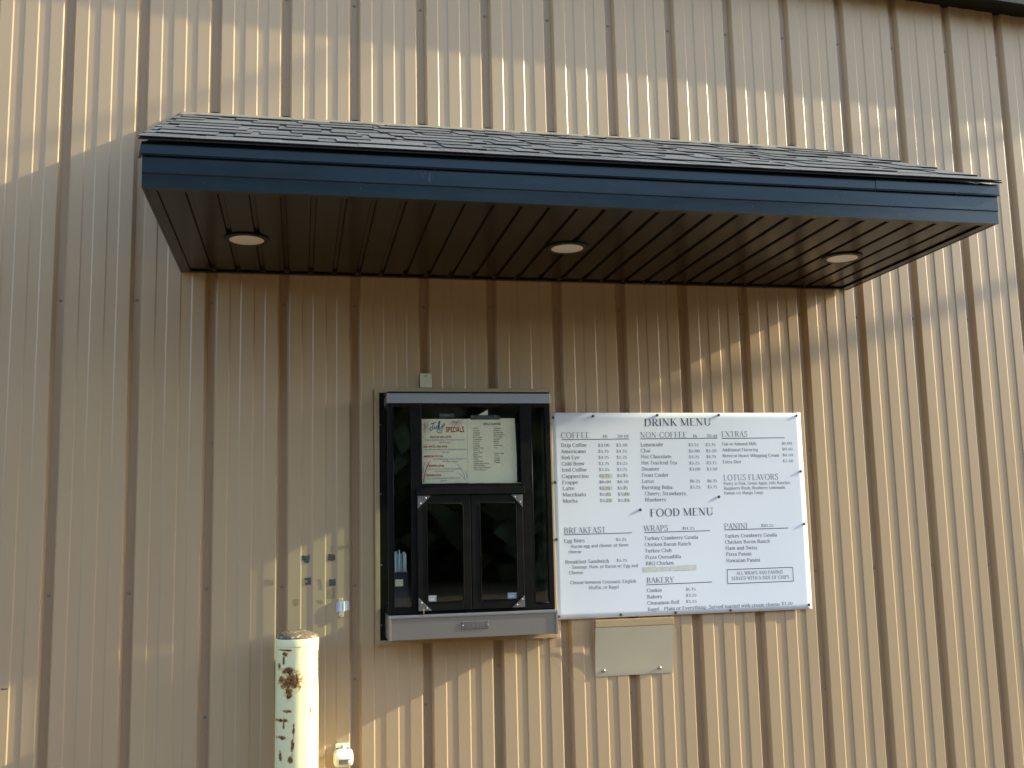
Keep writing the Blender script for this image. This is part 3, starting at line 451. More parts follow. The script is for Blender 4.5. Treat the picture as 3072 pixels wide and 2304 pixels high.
def tab(x0, x1, s0, s1, n0, n1, th, j=.0):
    a = [SP(x0, s0+j, n0), SP(x1, s0+j, n0), SP(x1, s1, n1), SP(x0, s1, n1)]
    b = [p + nv*th for p in a]
    b[0] = b[0] + Vector((.004,0,0)); b[1] = b[1] - Vector((.004,0,0))
    mb.add(a+b, [(0,3,2,1),(4,5,6,7),(0,1,5,4),(1,2,6,5),(2,3,7,6),(3,0,4,7)])
EXP = SLl/9.0
for c in range(9):
    s0 = c*EXP; xl = .497 + rs.uniform(-.008,.004); xr = 3.627 + rs.uniform(-.006,.006)
    x = xl
    while x < xr-.01:                                   # lower ply, shingle by shingle
        wd = rs.uniform(.45, 1.0); x2 = min(xr, x+wd)
        if xr - x2 < .15: x2 = xr
        tab(x, x2-.0012, s0+rs.uniform(-.001,.001), min(s0+EXP+.05, SLl), .0046, .0005, .0036); x = x2
    x = xl + rs.uniform(0, .1); lift = 0 if c else -.0016
    while x < xr-.12:                                   # raised laminated tabs
        wd = rs.choice((.10,.14,.18,.22,.30,.36))*rs.uniform(.85,1.15); x2 = min(xr, x+wd)
        tab(x, x2, s0-rs.uniform(.0,.002), min(s0+EXP+.02, SLl), .0082+lift, .0042, .0036+lift); x = x2 + rs.choice((.03,.07,.11,.16,.24))*rs.uniform(.8,1.2)
    if c == 0: pass
sh = mb.build("shingles", M['shingle'], aw); sh.data.materials.append(M['under'])
for p in sh.data.polygons:                              # the cut butt edges are bare black asphalt
    if p.normal.dot(nv) < .6: p.material_index = 1
mb = MB(); mb.add([SP(.500, .002, .001), SP(3.628, .002, .001), SP(3.628, .06, .001), SP(.500, .06, .001)] + [SP(.500, .002, -.004), SP(3.628, .002, -.004), SP(3.628, .06, -.004), SP(.500, .06, -.004)], [(0,1,2,3),(4,7,6,5),(0,4,5,1),(1,5,6,2),(2,6,7,3),(3,7,4,0)])
mb.build("drip_edge", M['under'], aw)
mb = MB(); rs = random.Random(4)                        # wall flashing with a slightly wavy lower lip
fx = [AX0-.01 + i*(3.46-AX0)/60 for i in range(61)]
top = [(x, .002, TZ+.016) for x in fx]; mid = [(x, -.006, TZ+.008) for x in fx]; low = [(x, -.070, TZ-.024+.002*math.sin(x*20.6+1)+rs.uniform(-.0006,.0006)) for x in fx]
n = len(fx); mb.add(top+mid+low, [(r*n+i, r*n+i+1, (r+1)*n+i+1, (r+1)*n+i) for r in (0,1) for i in range(n-1)])
mb.build("flashing", M['flash'], aw)
for k in range(2, 12):
    mb = MB(); a = 12*k*IN; mb.prism([(a+.012, .004), (a+.041, .004), (a+.036, .034), (a+.015, .034)], TZ+.000, TZ+.022, axis='z')
    mb.build("groove_closure", M['under'], aw)
mb = MB(); rs = random.Random(21)                       # pale scuff on the fascia
for i in range(15):
    x = 1.432 + rs.gauss(0, .014); z = 1.196 + rs.gauss(0, .012); l = rs.uniform(.006,.022); t_ = rs.uniform(.0002,.0007); dx = rs.uniform(-.002,.004)
    mb.add([(x, AY-.0045, z), (x+t_, AY-.0045, z), (x+t_+dx, AY-.0045, max(1.158, z-l)), (x+dx, AY-.0045, max(1.158, z-l))], [(0,1,2,3)])
for x, z in ((1.384,1.206),(1.411,1.2055),(1.205,1.130),(.70,1.125),(2.32,1.118),(2.61,1.127),(2.86,1.123),(1.95,1.128),(2.75,1.190),(3.2,1.122),(1.02,1.108)):
    mb.add([(x, AY-.0046, z), (x+.0022, AY-.0046, z), (x+.0022, AY-.0046, z+.0020), (x, AY-.0046, z+.0020)], [(0,1,2,3)])
mb.build("scuff_mark", M['scuff'], fas)
# ------------------------------------------------------------------ recessed lights in the soffit
lights = [(.807, -.535, "round recessed soffit light nearest the left end of the awning"), (2.063, -.567, "round recessed soffit light in the middle of the awning"), (3.284, -.557, "round recessed soffit light nearest the right end of the awning")]
lp = None
for x, y, lab in lights:
    r = thing("recessed_light", lab, "ceiling light", (x, y, 1.105), "round lights under the awning")
    if lp is None:
        lp = r
        m1 = MB(); m1.lathe([(.065, .004), (.0845, .006), (.0855, .003), (.083, .0010), (.069, -.0005), (.065, .0005)], (x, y, 1.105), n=48)
        a1 = m1.build("trim_ring", M['lamp_ring'], r, smooth=False)
        m2 = MB(); m2.lathe([(.0645, .003), (.0645, .0002), (.055, -.0008), (.03, -.0014), (.002, -.0016)], (x, y, 1.105), n=48)
        a2 = m2.build("lens", M['lens'], r, smooth=True)
    else:
        for s_ in (a1, a2): copy_child(s_, r, (0,0,0))
# ------------------------------------------------------------------ service window: a glazed box 17 cm deep on the wall
YF, YG = -.170, -.155
win = thing("serving_hatch", "black framed bump-out service window with steel hood and sill and two folding door leaves", "window", (1.72, 0, -.45))
mb = MB(); mb.frame(1.347, 2.104, -.464, .590, (.027,.036,.026,.016), -.010, -.001)
mb.build("wall_flange", M['black'], win, bevel=.001)
mb = MB(); mb.frame(1.328, 2.116, -.484, .611, (.019,.012,.020,.021), -.016, -.0015)
mb.build("wall_trim", M['trim_tan'], win, bevel=.0015)
mb = MB()
# jamb liner through the wall
mb.box(1.362, 1.374, -.0005, .09, -.45, .586); mb.box(HX1, HX1+.012, -.0005, .09, -.45, .586); mb.box(1.374, HX1, -.0005, .09, .574, .586); mb.box(1.374, HX1, -.0005, .09, -.450, -.438)
# solid bands of the box above and below the side glass
BL, BR_ = 1.370, 2.070
for x in (BL, BR_-.006):
    mb.box(x, x+.006, YF+.004, -.0102, -.45, -.322); mb.box(x, x+.006, YF+.004, -.0102, .505, .575)
mb.box(BL+.006, BR_-.006, YF+.004, -.0102, .567, .575); mb.box(BL+.006, BR_-.006, YF+.004, -.0102, -.45, -.442)
# front posts, rails and jambs
T_ = .5655; B_ = -.3444
mb.box(BL, 1.3916, YF, YF+.022, B_, T_); mb.box(2.0475, BR_, YF, YF+.022, B_, T_)
mb.box(1.4660, 1.5110, YF-.002, YF+.020, B_, T_); mb.box(1.9375, 1.9845, YF-.002, YF+.020, B_, T_)
mb.box(1.3916, 1.4660, YF, YF+.022, B_, -.3209); mb.box(1.9845, 2.0475, YF, YF+.022, B_, -.3209)
mb.box(1.3916, 1.4660, YF, YF+.022, .5107, T_); mb.box(1.9845, 2.0475, YF, YF+.022, .5107, T_)
mb.box(1.5110, 1.9375, YF, YF+.022, .5107, T_); mb.box(1.5110, 1.9375, YF, YF+.022, .1663, .1820)
mb.box(1.5110, 1.9375, YF+.002, YF+.020, B_, -.3375)
mb.box(BL+.008, BR_-.008, YF+.004, -.002, -.441, B_-.0005)
mb.build("frame", M['black'], win, bevel=.0018)
mb = MB(); mb.box(1.4873, 1.9459, -.192, YF-.0025, .1379, .1663); mb.build("header_bar", M['black'], win, bevel=.002)
# rounded glazing beads catch thin highlights
mb = MB()
for x in (1.3921, 1.9850): mb.tube([(x, YF-.0005, -.3209), (x, YF-.0005, .5107)], .0022)
mb.tube([(1.5115, YF, .184), (1.5115, YF, .509)], .0016)
mb.tube([(1.395, YF-.0005, -.3204), (1.464, YF-.0005, -.3204)], .0018); mb.tube([(1.988, YF-.0005, -.3204), (2.045, YF-.0005, -.3204)], .0018)
mb.tube([(1.511, YF, .183), (1.9375, YF, .183)], .0016)
mb.build("glazing_bead", M['black'], win, smooth=True)
def pane(x0, x1, z0, z1, parent=win, y=YG, name="glass_pane"):
    q = MB(); q.box(x0, x1, y-.002, y+.002, z0, z1); return q.build(name, M['glass'], parent)
pane(1.3916, 1.4660, -.3209, .5107); pane(1.9845, 2.0475, -.3209, .5107); pane(1.5110, 1.9375, .1820, .5107)
for x in (BL+.0015, BR_-.0045):
    q = MB(); q.box(x, x+.003, YF+.0225, -.0102, -.322, .505); q.build("side_pane", M['glass_side'], win)
mb = MB()                                               # steel hood: thin bent sheet
mb.prism([(-.006, .584), (-.1765, .568), (-.1785, .565), (-.1785, .5243), (-.168, .5225), (-.168, .527), (-.1745, .528), (-.1745, .563), (-.006, .579)], 1.368, 2.0715)
mb.box(1.368, 1.3705, -.1745, -.012, .528, .562); mb.box(2.069, 2.0715, -.1745, -.012, .528, .562)
mb.build("hood", M['steel'], win, bevel=.0012)
mb = MB()                                               # steel sill tray with folded border
SX0, SX1 = 1.3674, 2.0775
mb.box(SX0, SX1, -.186, -.018, -.3535, -.3500)
mb.box(SX0+.001, SX1-.001, -.183, -.180, -.449, -.3536)
mb.box(SX0+.0005, SX0+.0105, -.1885, -.1831, -.4505, -.3536); mb.box(SX1-.0105, SX1-.0005, -.1885, -.1831, -.4505, -.3536)
mb.box(SX0+.0106, SX1-.0106, -.1885, -.1831, -.3630, -.3537)
mb.box(SX0+.001, SX0+.004, -.1799, -.012, -.449, -.3536); mb.box(SX1-.004, SX1-.001, -.1799, -.012, -.449, -.3536); mb.box(SX0+.0041, SX1-.0041, -.1799, -.012, -.449, -.446)
mb.build("sill_tray", M['steel'], win, bevel=.0014)
mb = MB(); mb.box(1.667, 1.782, -.1868, -.1831, -.4150, -.3835)
plate = mb.build("maker_plate", M['bracket'], win, bevel=.003, seg=3)
def PL(x, z, j): return (x, -.1875-j, z)
mb = MB(); write(mb, "QUIKSERV", 1.684, -.4063, 1.766, -.4043, .013, PL, 'b')
mb.build("plate_lettering", M['screw'], plate)
for x in (1.673, 1.776):
    q = MB(); q.lathe([(.0028, .001), (.0028, -.001), (.0015, -.002)], (x, -.1868, -.399), axis='y', n=10); q.build("screw", M['screw'], plate, smooth=True)
# folding leaves
def tri(m, pts, y0, y1): m.prism(pts, y0, y1, axis='y')
for side in (0, 1):
    x0, x1, g0, g1 = ((1.4894, 1.7130, 1.5286, 1.6803), (1.7160, 1.9375, 1.7527, 1.9073))[side]
    z0, z1, h0, h1 = -.3365, .1372, -.3013, .1008
    mb = MB(); ya, yb = YF-.014, YF-.0025
    mb.frame(x0, x1, z0, z1, (g0-x0, x1-g1, h0-z0, z1-h1), ya, yb)
    leaf = mb.build("door_leaf", M['black'], win, bevel=.002)
    rr = .009
    ring = [(g0+rr, h0), (g1-rr, h0), (g1, h0+rr), (g1, h1-rr), (g1-rr, h1), (g0+rr, h1), (g0, h1-rr), (g0, h0+rr), (g0+rr, h0)]
    mb = MB(); mb.tube([(p[0], ya-.0003, p[1]) for p in ring], .0021); mb.build("glazing_bead", M['black'], leaf, smooth=True)
    pane(g0, g1, h0, h1, leaf, y=(ya+yb)/2)
    corners = (((1.4910,.1345),(1.5465,.1345),(1.4910,.0820)), ((1.4910,-.3345),(1.5445,-.3345),(1.4910,-.2810))) if side == 0 else (((1.9360,.1335),(1.9360,.0810),(1.8875,.1335)), ((1.9360,-.3345),(1.9360,-.2860),(1.8815,-.3345)))
    for cpts in corners:
        mb = MB(); tri(mb, cpts, ya-.0035, ya-.0002); br = mb.build("corner_bracket", M['bracket'], leaf, bevel=.0008)
        cx, cz = cpts[0]; sx = 1 if side == 0 else -1; sz = -1 if cz > 0 else 1
        for (du, dw) in ((.033, .010), (.011, .032)):
            q = MB(); q.lathe([(.0042, 0), (.0042, -.0012), (.003, -.0024), (.001, -.0028)], (cx+sx*du, ya-.0035, cz+sz*dw), axis='y', n=14); q.build("screw", M['screw'], br, smooth=True)
    sx0, sx1 = (1.5315, 1.5660) if side == 0 else (1.8640, 1.9050)
    q = MB(); q.box(sx0, sx1, (ya+yb)/2-.0030, (ya+yb)/2-.0022, -.2995, -.2730); st = q.build("warning_sticker", mat("sticker_grey_%d" % side, (.17,.185,.19) if side == 0 else (.13,.18,.22), .5), leaf)
    q = MB(); yy = (ya+yb)/2-.0034
    write(q, "WARNING", sx0+.004, -.2800, sx1-.004, -.2800, .004, lambda x, z, j: (x, yy-j, z), 'sans')
    for i, f in enumerate((.9, .75, .95)): rule(q, sx0+.003, -.2850-i*.0042, sx0+.003+(sx1-sx0-.006)*f, -.2850-i*.0042, .0016, lambda x, z, j: (x, yy-j, z), 2)
    q.build("sticker_lettering", M['lens'], st)
q = MB(); q.lathe([(.0025, -.350), (.0025, -.328), (.0015, -.326)], (1.5112, -.1862, 0), n=10); q.build("latch_pin", M['brass'], win, smooth=True)
q = MB(); q.box(1.378, 2.060, -.002, .55, -.40, B_-.0005); q.build("inner_counter", M['counter'], win)
for z in (.45, .15, -.15, -.40):
    q = MB(); q.lathe([(.0035, .0), (.0035, -.0015), (.002, -.0028)], (1.352, -.010, z), axis='y', n=10); q.build("flange_screw", M['bracket'], win, smooth=True)
# ------------------------------------------------------------------ papers and straws behind the glass
PY = -.1450
def PS(x, z, j): return (x, PY-j, z)
mn, rl, july, arcs, burst = POST
p1 = thing("specials_poster", "cream poster with red and blue July specials taped behind the upper glass", "poster", (1.61, PY, .187))
q = MB(); q.box(1.5130, 1.7105, PY+.0006, PY+.0012, .187, .4603); q.build("sheet", M['paper'], p1)
rq = MB(); bq = MB()
for s_, xa, za, xb, zb, h, st in mn:
    if st == 'red': write(rq, s_, xa, za, xb, zb, h, PS, 'bold')
    if st == 'blue': write(bq, s_, xa, za, xb, zb, h, PS, 'sans')
def curve(mbx, pts, wid):
    w_, c_ = sp(*[tuple(p) for p in pts]) if len(pts) > 2 else ('m', [tuple(p) for p in pts]); ZJ[0] = (ZJ[0]+1) % 60
    strip(mbx, c_, lambda a, b: wid*.5, lambda x, z, j: PS(x, z, j), ZJ[0]*4e-6)
for c_ in july: curve(bq, c_, .0030)
for i, (k_, c_) in enumerate(arcs): curve(rq if k_ == 'red' else bq, c_, .0030 if i == 0 else .0014)
for k_, c_ in burst: curve(rq if k_ == 'red' else bq, c_, .0007)
rq.build("red_lettering", M['red'], p1); bq.build("blue_lettering", M['blue'], p1)
p2 = thing("syrup_poster", "plain cream sheet listing syrup flavors in black, right half behind the upper glass", "poster", (1.81, PY, .186))
q = MB(); y_ = PY+.0009; q.add([(1.7112,y_,.186),(1.9240,y_,.184),(1.9246,y_+.0005,.295),(1.9200,y_+.002,.4635),(1.7112,y_,.4613)], [(0,1,2,3,4)]); q.build("sheet", M['paper'], p2)
q = MB()
for s_, xa, za, xb, zb, h, st in mn:
    if st == 'k': write(q, s_, xa, za, xb, zb, h, PS, 'sans')
for r_ in rl: rule(q, *r_, PS, 3)
q.build("lettering", M['kink'], p2)
tape_grey = mat("dull_tape", (.085,.085,.082), .35)
for x0, x1, z0, z1, lab in ((1.591, 1.656, .467, .484, "short grey tape strip above the July specials poster"), (1.726, 1.855, .457, .477, "long grey tape strip along the top of the syrup list")):
    tag(patch("tape_strip", tape_grey, [(x0,z0),(x1,z0+.001),(x1-.001,z1),(x0+.002,z1)], y=PY-.0008, parent=None), lab, "tape", "tape strips behind the upper glass")
tag(patch("paper_scrap", M['paper'], [(1.758,.476),(1.803,.476),(1.803,.501)], y=PY+.006, parent=None), "small pale triangular paper corner standing above the syrup list", "paper")
h = thing("straw_holder", "dark blue straw holder with a small card inside the narrow left glass", "holder", (1.43, -.09, B_))
q = MB(); q.box(1.400, 1.458, -.110, -.066, B_, -.177); q.build("cup", M['cup'], h, bevel=.003)
q = MB(); q.box(1.4025, 1.4350, -.1116, -.1102, -.236, -.208); q.build("card", M['paper'], h)
straw0 = None; rs = random.Random(3)
for i in range(8):
    x = 1.4065 + i*.0060
    s_ = MB(); s_.tube([(0,0,-EYE), (rs.uniform(-.003,.003), .004, -EYE+.165+rs.uniform(-.012,.012))], .0026)
    o = s_.build("drinking_straw", M['straw'], None, smooth=True); o.location = (x, -.098+.004*(i % 3), -.26+EYE)
    tag(o, "white wrapped straw standing in the blue holder inside the left glass", "straw", "straws in the blue holder")
# ------------------------------------------------------------------ menu board
def wv(x, z): return .0011*math.sin(x*5.3+.6)*math.sin(z*4.1+1.0) + .0009*math.sin(x*8.7-z*6.2)
menu = thing("menu_board", "large white drink and food menu board screwed to the ribbed wall right of the window", "menu board", (2.72, -.012, -.41))
BX0, BX1, BZ0, BZ1 = 2.112, 3.328, -.408, .502
mb = MB(); nx, nz = 48, 36; vs = []; fs = []
for j in range(nz+1):
    for i in range(nx+1):
        x = BX0+(BX1-BX0)*i/nx; z = BZ0+(BZ1-BZ0)*j/nz; vs.append((x, -.0130+wv(x, z), z))
for j in range(nz):
    for i in range(nx): fs.append((j*(nx+1)+i, j*(nx+1)+i+1, (j+1)*(nx+1)+i+1, (j+1)*(nx+1)+i))
nv_ = len(vs); vs += [(v[0], v[1]+.003, v[2]) for v in vs]; fs += [tuple(i+nv_ for i in f)[::-1] for f in fs]
ed = [i for i in range(nx+1)] + [(j+1)*(nx+1)-1 for j in range(1, nz+1)] + [nz*(nx+1)+i for i in range(nx-1, -1, -1)] + [j*(nx+1) for j in range(nz-1, 0, -1)]
fs += [(ed[k], ed[(k+1) % len(ed)], ed[(k+1) % len(ed)]+nv_, ed[k]+nv_) for k in range(len(ed))]
mb.add(vs, fs); mb.build("board", M['board'], menu, smooth=False)
for p in bpy.data.objects["board"].data.polygons: p.use_smooth = abs(p.normal.y) > .9
def SF(x, z, j): return (x, -.0134+wv(x, z)-j, z)
mn, rl, bxp, tapes, scr = MENU
hq = MB(); bq = MB()
for s_, xa, za, xb, zb, hh, st in mn: write(hq if st in 'he' else bq, s_, xa, za, xb, zb, hh, SF, st)
for r_ in rl: rule(hq, *r_, SF)
for a, b in zip(bxp, bxp[1:]+bxp[:1]):
    if abs(a[0]-b[0]) < .02:
        strip(hq, [(a[0]+(b[0]-a[0])*i/6, a[1]+(b[1]-a[1])*i/6) for i in range(7)], lambda p, q_: .0013, lambda x, z, j: SF(x, z, 3e-4), 0)
hq.build("heading_lettering", M['ink'], menu); bq.build("item_lettering", M['ink_soft'], menu)
def SFt(x, z, j): return (x, -.01335+wv(x, z)-j, z)
for i, pts in enumerate(tapes):
    yy = -.0133 if i == 8 else -.01325
    q = MB(); q.add([(p[0], yy+wv(p[0], p[1]), p[1]) for p in pts], [(0,1,2,3)])
    if i == 8:
        a, b, c_, d_ = pts
        for f0, f1 in ((.02,.47),(.5,.86)):
            L = lambda u, v: (a[0]+(b[0]-a[0])*u, -.0137+wv(a[0]+(b[0]-a[0])*u, a[1]), (a[1]+(b[1]-a[1])*u)*(1-v)+(d_[1]+(c_[1]-d_[1])*u)*v)
            q.add([L(f0,.08), L(f1,.08), L(f1,.9), L(f0,.9)], [(0,1,2,3)])
    q.build("correction_tape", M['sticker'], menu)
q0 = None
for x, z in scr:
    if q0 is None:
        q0 = MB(); q0.lathe([(.0040, .006), (.0040, -.001), (.0064, -.0012), (.0066, -.0032), (.0048, -.0036), (.0046, -.0048), (.0032, -.0053)], (x, -.0140, z), axis='y', n=12)
        q0 = q0.build("screw", M['screw_dark'], menu); x0_, z0_ = x, z
    else: copy_child(q0, menu, (x-x0_, wv(x, z)-wv(x0_, z0_), z-z0_))
# ------------------------------------------------------------------ cover plate under the menu
cp = thing("cover_plate", "blank beige sheet metal cover under the menu board with two screws", "cover plate", (2.464, 0, -.66))
q = MB(); q.box(2.287, 2.651, -.022, -.0012, -.449, -.416); q.build("top_ledge", M['trim_tan'], cp, bevel=.002)
mb = MB(); n = 14; vs = []; fs = []
for j in range(n+1):
    v = j/n; z = -.4495-(.6600-.4495)*v
    for i in range(n+1):
        u = i/n; x = 2.284+(2.646-2.284)*u - .004*v*u
        y = -.024*(1-v)**1.3 - .0035 - .002*math.sin(math.pi*u)*(1-v) - .002*math.sin(u*7)*v*(1-v)
        if v > .93: y += .0015
        vs.append((x, y, z))
for j in range(n):
    for i in range(n): fs.append((j*(n+1)+i, j*(n+1)+i+1, (j+1)*(n+1)+i+1, (j+1)*(n+1)+i))
mb.add(vs, fs); sheet = o = mb.build("sheet", M['panel'], cp, smooth=True)
sm = o.modifiers.new("thick", 'SOLIDIFY'); sm.thickness = .0012; es = o.modifiers.new('edge', 'EDGE_SPLIT'); es.split_angle = rad(40)
for x in (2.323, 2.581):
    q = MB(); q.lathe([(.0070, .002), (.0070, -.001), (.0045, -.0035), (.001, -.0042)], (x, -.0075, -.636), axis='y', n=14); q.build("screw", M['screw'], sheet, smooth=True)
# ------------------------------------------------------------------ small devices on the wall
cb = thing("wall_sensor", "small cream sensor box with a red dot above the window's top trim", "sensor", (1.552, 0, .612))
q = MB(); q.box(1.5265, 1.5775, -.017, -.0005, .6125, .6765); hs = q.build("housing", M['plastic'], cb, bevel=.003, seg=3)
q = MB(); q.lathe([(.0014, 0), (.0014, -.0008)], (1.552, -.0170, .644), axis='y', n=10); q.build("indicator", M['red'], hs)
q = MB(); rule(q, 1.545, .663, 1.558, .663, .0028, lambda x, z, j: (x, -.0173, z), 2); q.build("printed_mark", M['ink_soft'], hs)
ct = thing("contact_sensor", "small cream door contact held by shiny clear tape left of the window", "sensor", (1.184, 0, -.361))
q = MB(); q.prism([(1.175,-.2845),(1.189,-.2835),(1.1925,-.290),(1.1950,-.352),(1.1915,-.3610),(1.1785,-.3615),(1.1745,-.354),(1.1735,-.292)], -.011, -.0005, axis='y'); hs = q.build("housing", M['plastic'], ct, bevel=.0015)
for z in (-.2905, -.3545):
    q = MB(); q.lathe([(.0018, 0), (.0018, -.0004)], (1.1840, -.0112, z), axis='y', n=10); q.build("screw_hole", M['dark'], hs)
q = MB(); prof = [(1.1640, -.0009), (1.1715, -.0012), (1.1735, -.0118), (1.1790, -.0124), (1.1860, -.0119), (1.1945, -.0121), (1.1990, -.0018), (1.2080, -.0012), (1.2180, -.0009)]
rs = random.Random(9); vs = []; rows = 7
for j in range(rows):
    z = -.2975 - j*.041/(rows-1)
    for (x, y) in prof: vs.append((x+.0008*j/6, y-rs.uniform(0,.0008), z-.004*(1.2-x)/.05*(j/6)+.003*((x-1.164)/.054)))
n = len(prof); q.add(vs, [(j*n+i, j*n+i+1, (j+1)*n+i+1, (j+1)*n+i) for j in range(rows-1) for i in range(n-1)]); q.build("clear_tape", M['tape'], ct)
md = thing("motion_detector", "white motion detector on a swivel bracket low on the wall beside the bollard", "sensor", (1.192, 0, -.95))
def rounded(x0, x1, z0, z1, r, n=5):
    pts = []
    for cx, cz, a in ((x1-r, z1-r, 0), (x0+r, z1-r, 90), (x0+r, z0+r, 180), (x1-r, z0+r, 270)):
        for k in range(n+1): pts.append((cx+r*math.cos(rad(a+90*k/n)), cz+r*math.sin(rad(a+90*k/n))))
    return pts
q = MB(); q.prism(rounded(1.1615, 1.2205, -.940, -.8705, .007), -.0045, -.0008, axis='y'); bk = q.build("bracket", M['white_plastic'], md, bevel=.001)
q = MB(); q.tube([(1.194, -.004, -.886), (1.194, -.022, -.889), (1.193, -.034, -.900)], .0085, 12); q.build("swivel_arm", M['white_plastic'], md, smooth=True)
for x in (1.169, 1.212):
    q = MB(); q.lathe([(.0055, 0), (.0055, -.0012), (.003, -.0032)], (x, -.0045, -.8945), axis='y', n=12); q.build("screw", M['screw_dark'], bk, smooth=True)
def loft(rows, n=28, e=3.2):                            # superelliptic rings stacked from top to bottom: (z, half width, y back, y front)
    m = MB(); vs = []
    for (z, hw, yb, yf) in rows:
        for k in range(n):
            a = 2*math.pi*k/n; c, s_ = math.cos(a), math.sin(a)
            vs.append((1.192 + hw*math.copysign(abs(c)**(2/e), c), (yb+yf)/2 + (yb-yf)/2*math.copysign(abs(s_)**(2/e), s_), z))
    fs = [(j*n+k, j*n+(k+1) % n, (j+1)*n+(k+1) % n, (j+1)*n+k) for j in range(len(rows)-1) for k in range(n)]
    fs += [tuple(range(n))[::-1], tuple((len(rows)-1)*n+k for k in range(n))]; return m.add(vs, fs)
q = loft([(-.8885,.024,-.034,-.052),(-.8895,.032,-.028,-.060),(-.895,.037,-.024,-.068),(-.905,.0395,-.022,-.075),(-.918,.0405,-.020,-.080),(-.932,.0405,-.020,-.078),(-.943,.039,-.021,-.074),(-.950,.035,-.024,-.069),(-.9535,.027,-.029,-.061),(-.9545,.018,-.034,-.055)])
hs = q.build("housing", M['white_plastic'], md, smooth=True)
q = loft([(-.9015,.0385,-.040,-.076),(-.904,.0395,-.040,-.0815),(-.9180,.0385,-.040,-.0870),(-.9205,.0375,-.040,-.0865),(-.9215,.036,-.040,-.084)], e=2.6)
q.build("visor", M['white_plastic'], hs, smooth=True)
q = MB(); q.box(1.1725, 1.2105, -.0812, -.0770, -.940, -.9235); q.build("lens", M['lens_grey'], hs, bevel=.002)
labs = ["dark crumbly adhesive square, upper left of the four above the bollard", "dark adhesive square with a worn pale centre, upper right of four above the bollard", "dark adhesive patch with a notch cut from its left side, above the bollard", "dark solid adhesive square beside the taped contact, lower right of four"]
shapes = [[(1.020,-.105),(1.026,-.101),(1.040,-.103),(1.054,-.100),(1.053,-.114),(1.051,-.131),(1.034,-.132),(1.030,-.122),(1.024,-.120)],
          [(1.131,-.098),(1.142,-.099),(1.151,-.097),(1.153,-.102),(1.160,-.103),(1.159,-.124),(1.148,-.126),(1.146,-.129),(1.139,-.124),(1.129,-.125)],
          [(1.034,-.194),(1.060,-.193),(1.059,-.222),(1.036,-.222),(1.036,-.214),(1.046,-.213),(1.046,-.205),(1.034,-.203)],
          [(1.134,-.204),(1.146,-.204),(1.160,-.202),(1.161,-.229),(1.135,-.231)]]
for lab, pts in zip(labs, shapes):
    x = sum(p[0] for p in pts)/len(pts)
    tag(patch("adhesive_patch", M['gunk'], pts, y=min(wall_y(x), d2)-.0022, parent=None), lab, "adhesive", "dark adhesive patches on the wall")
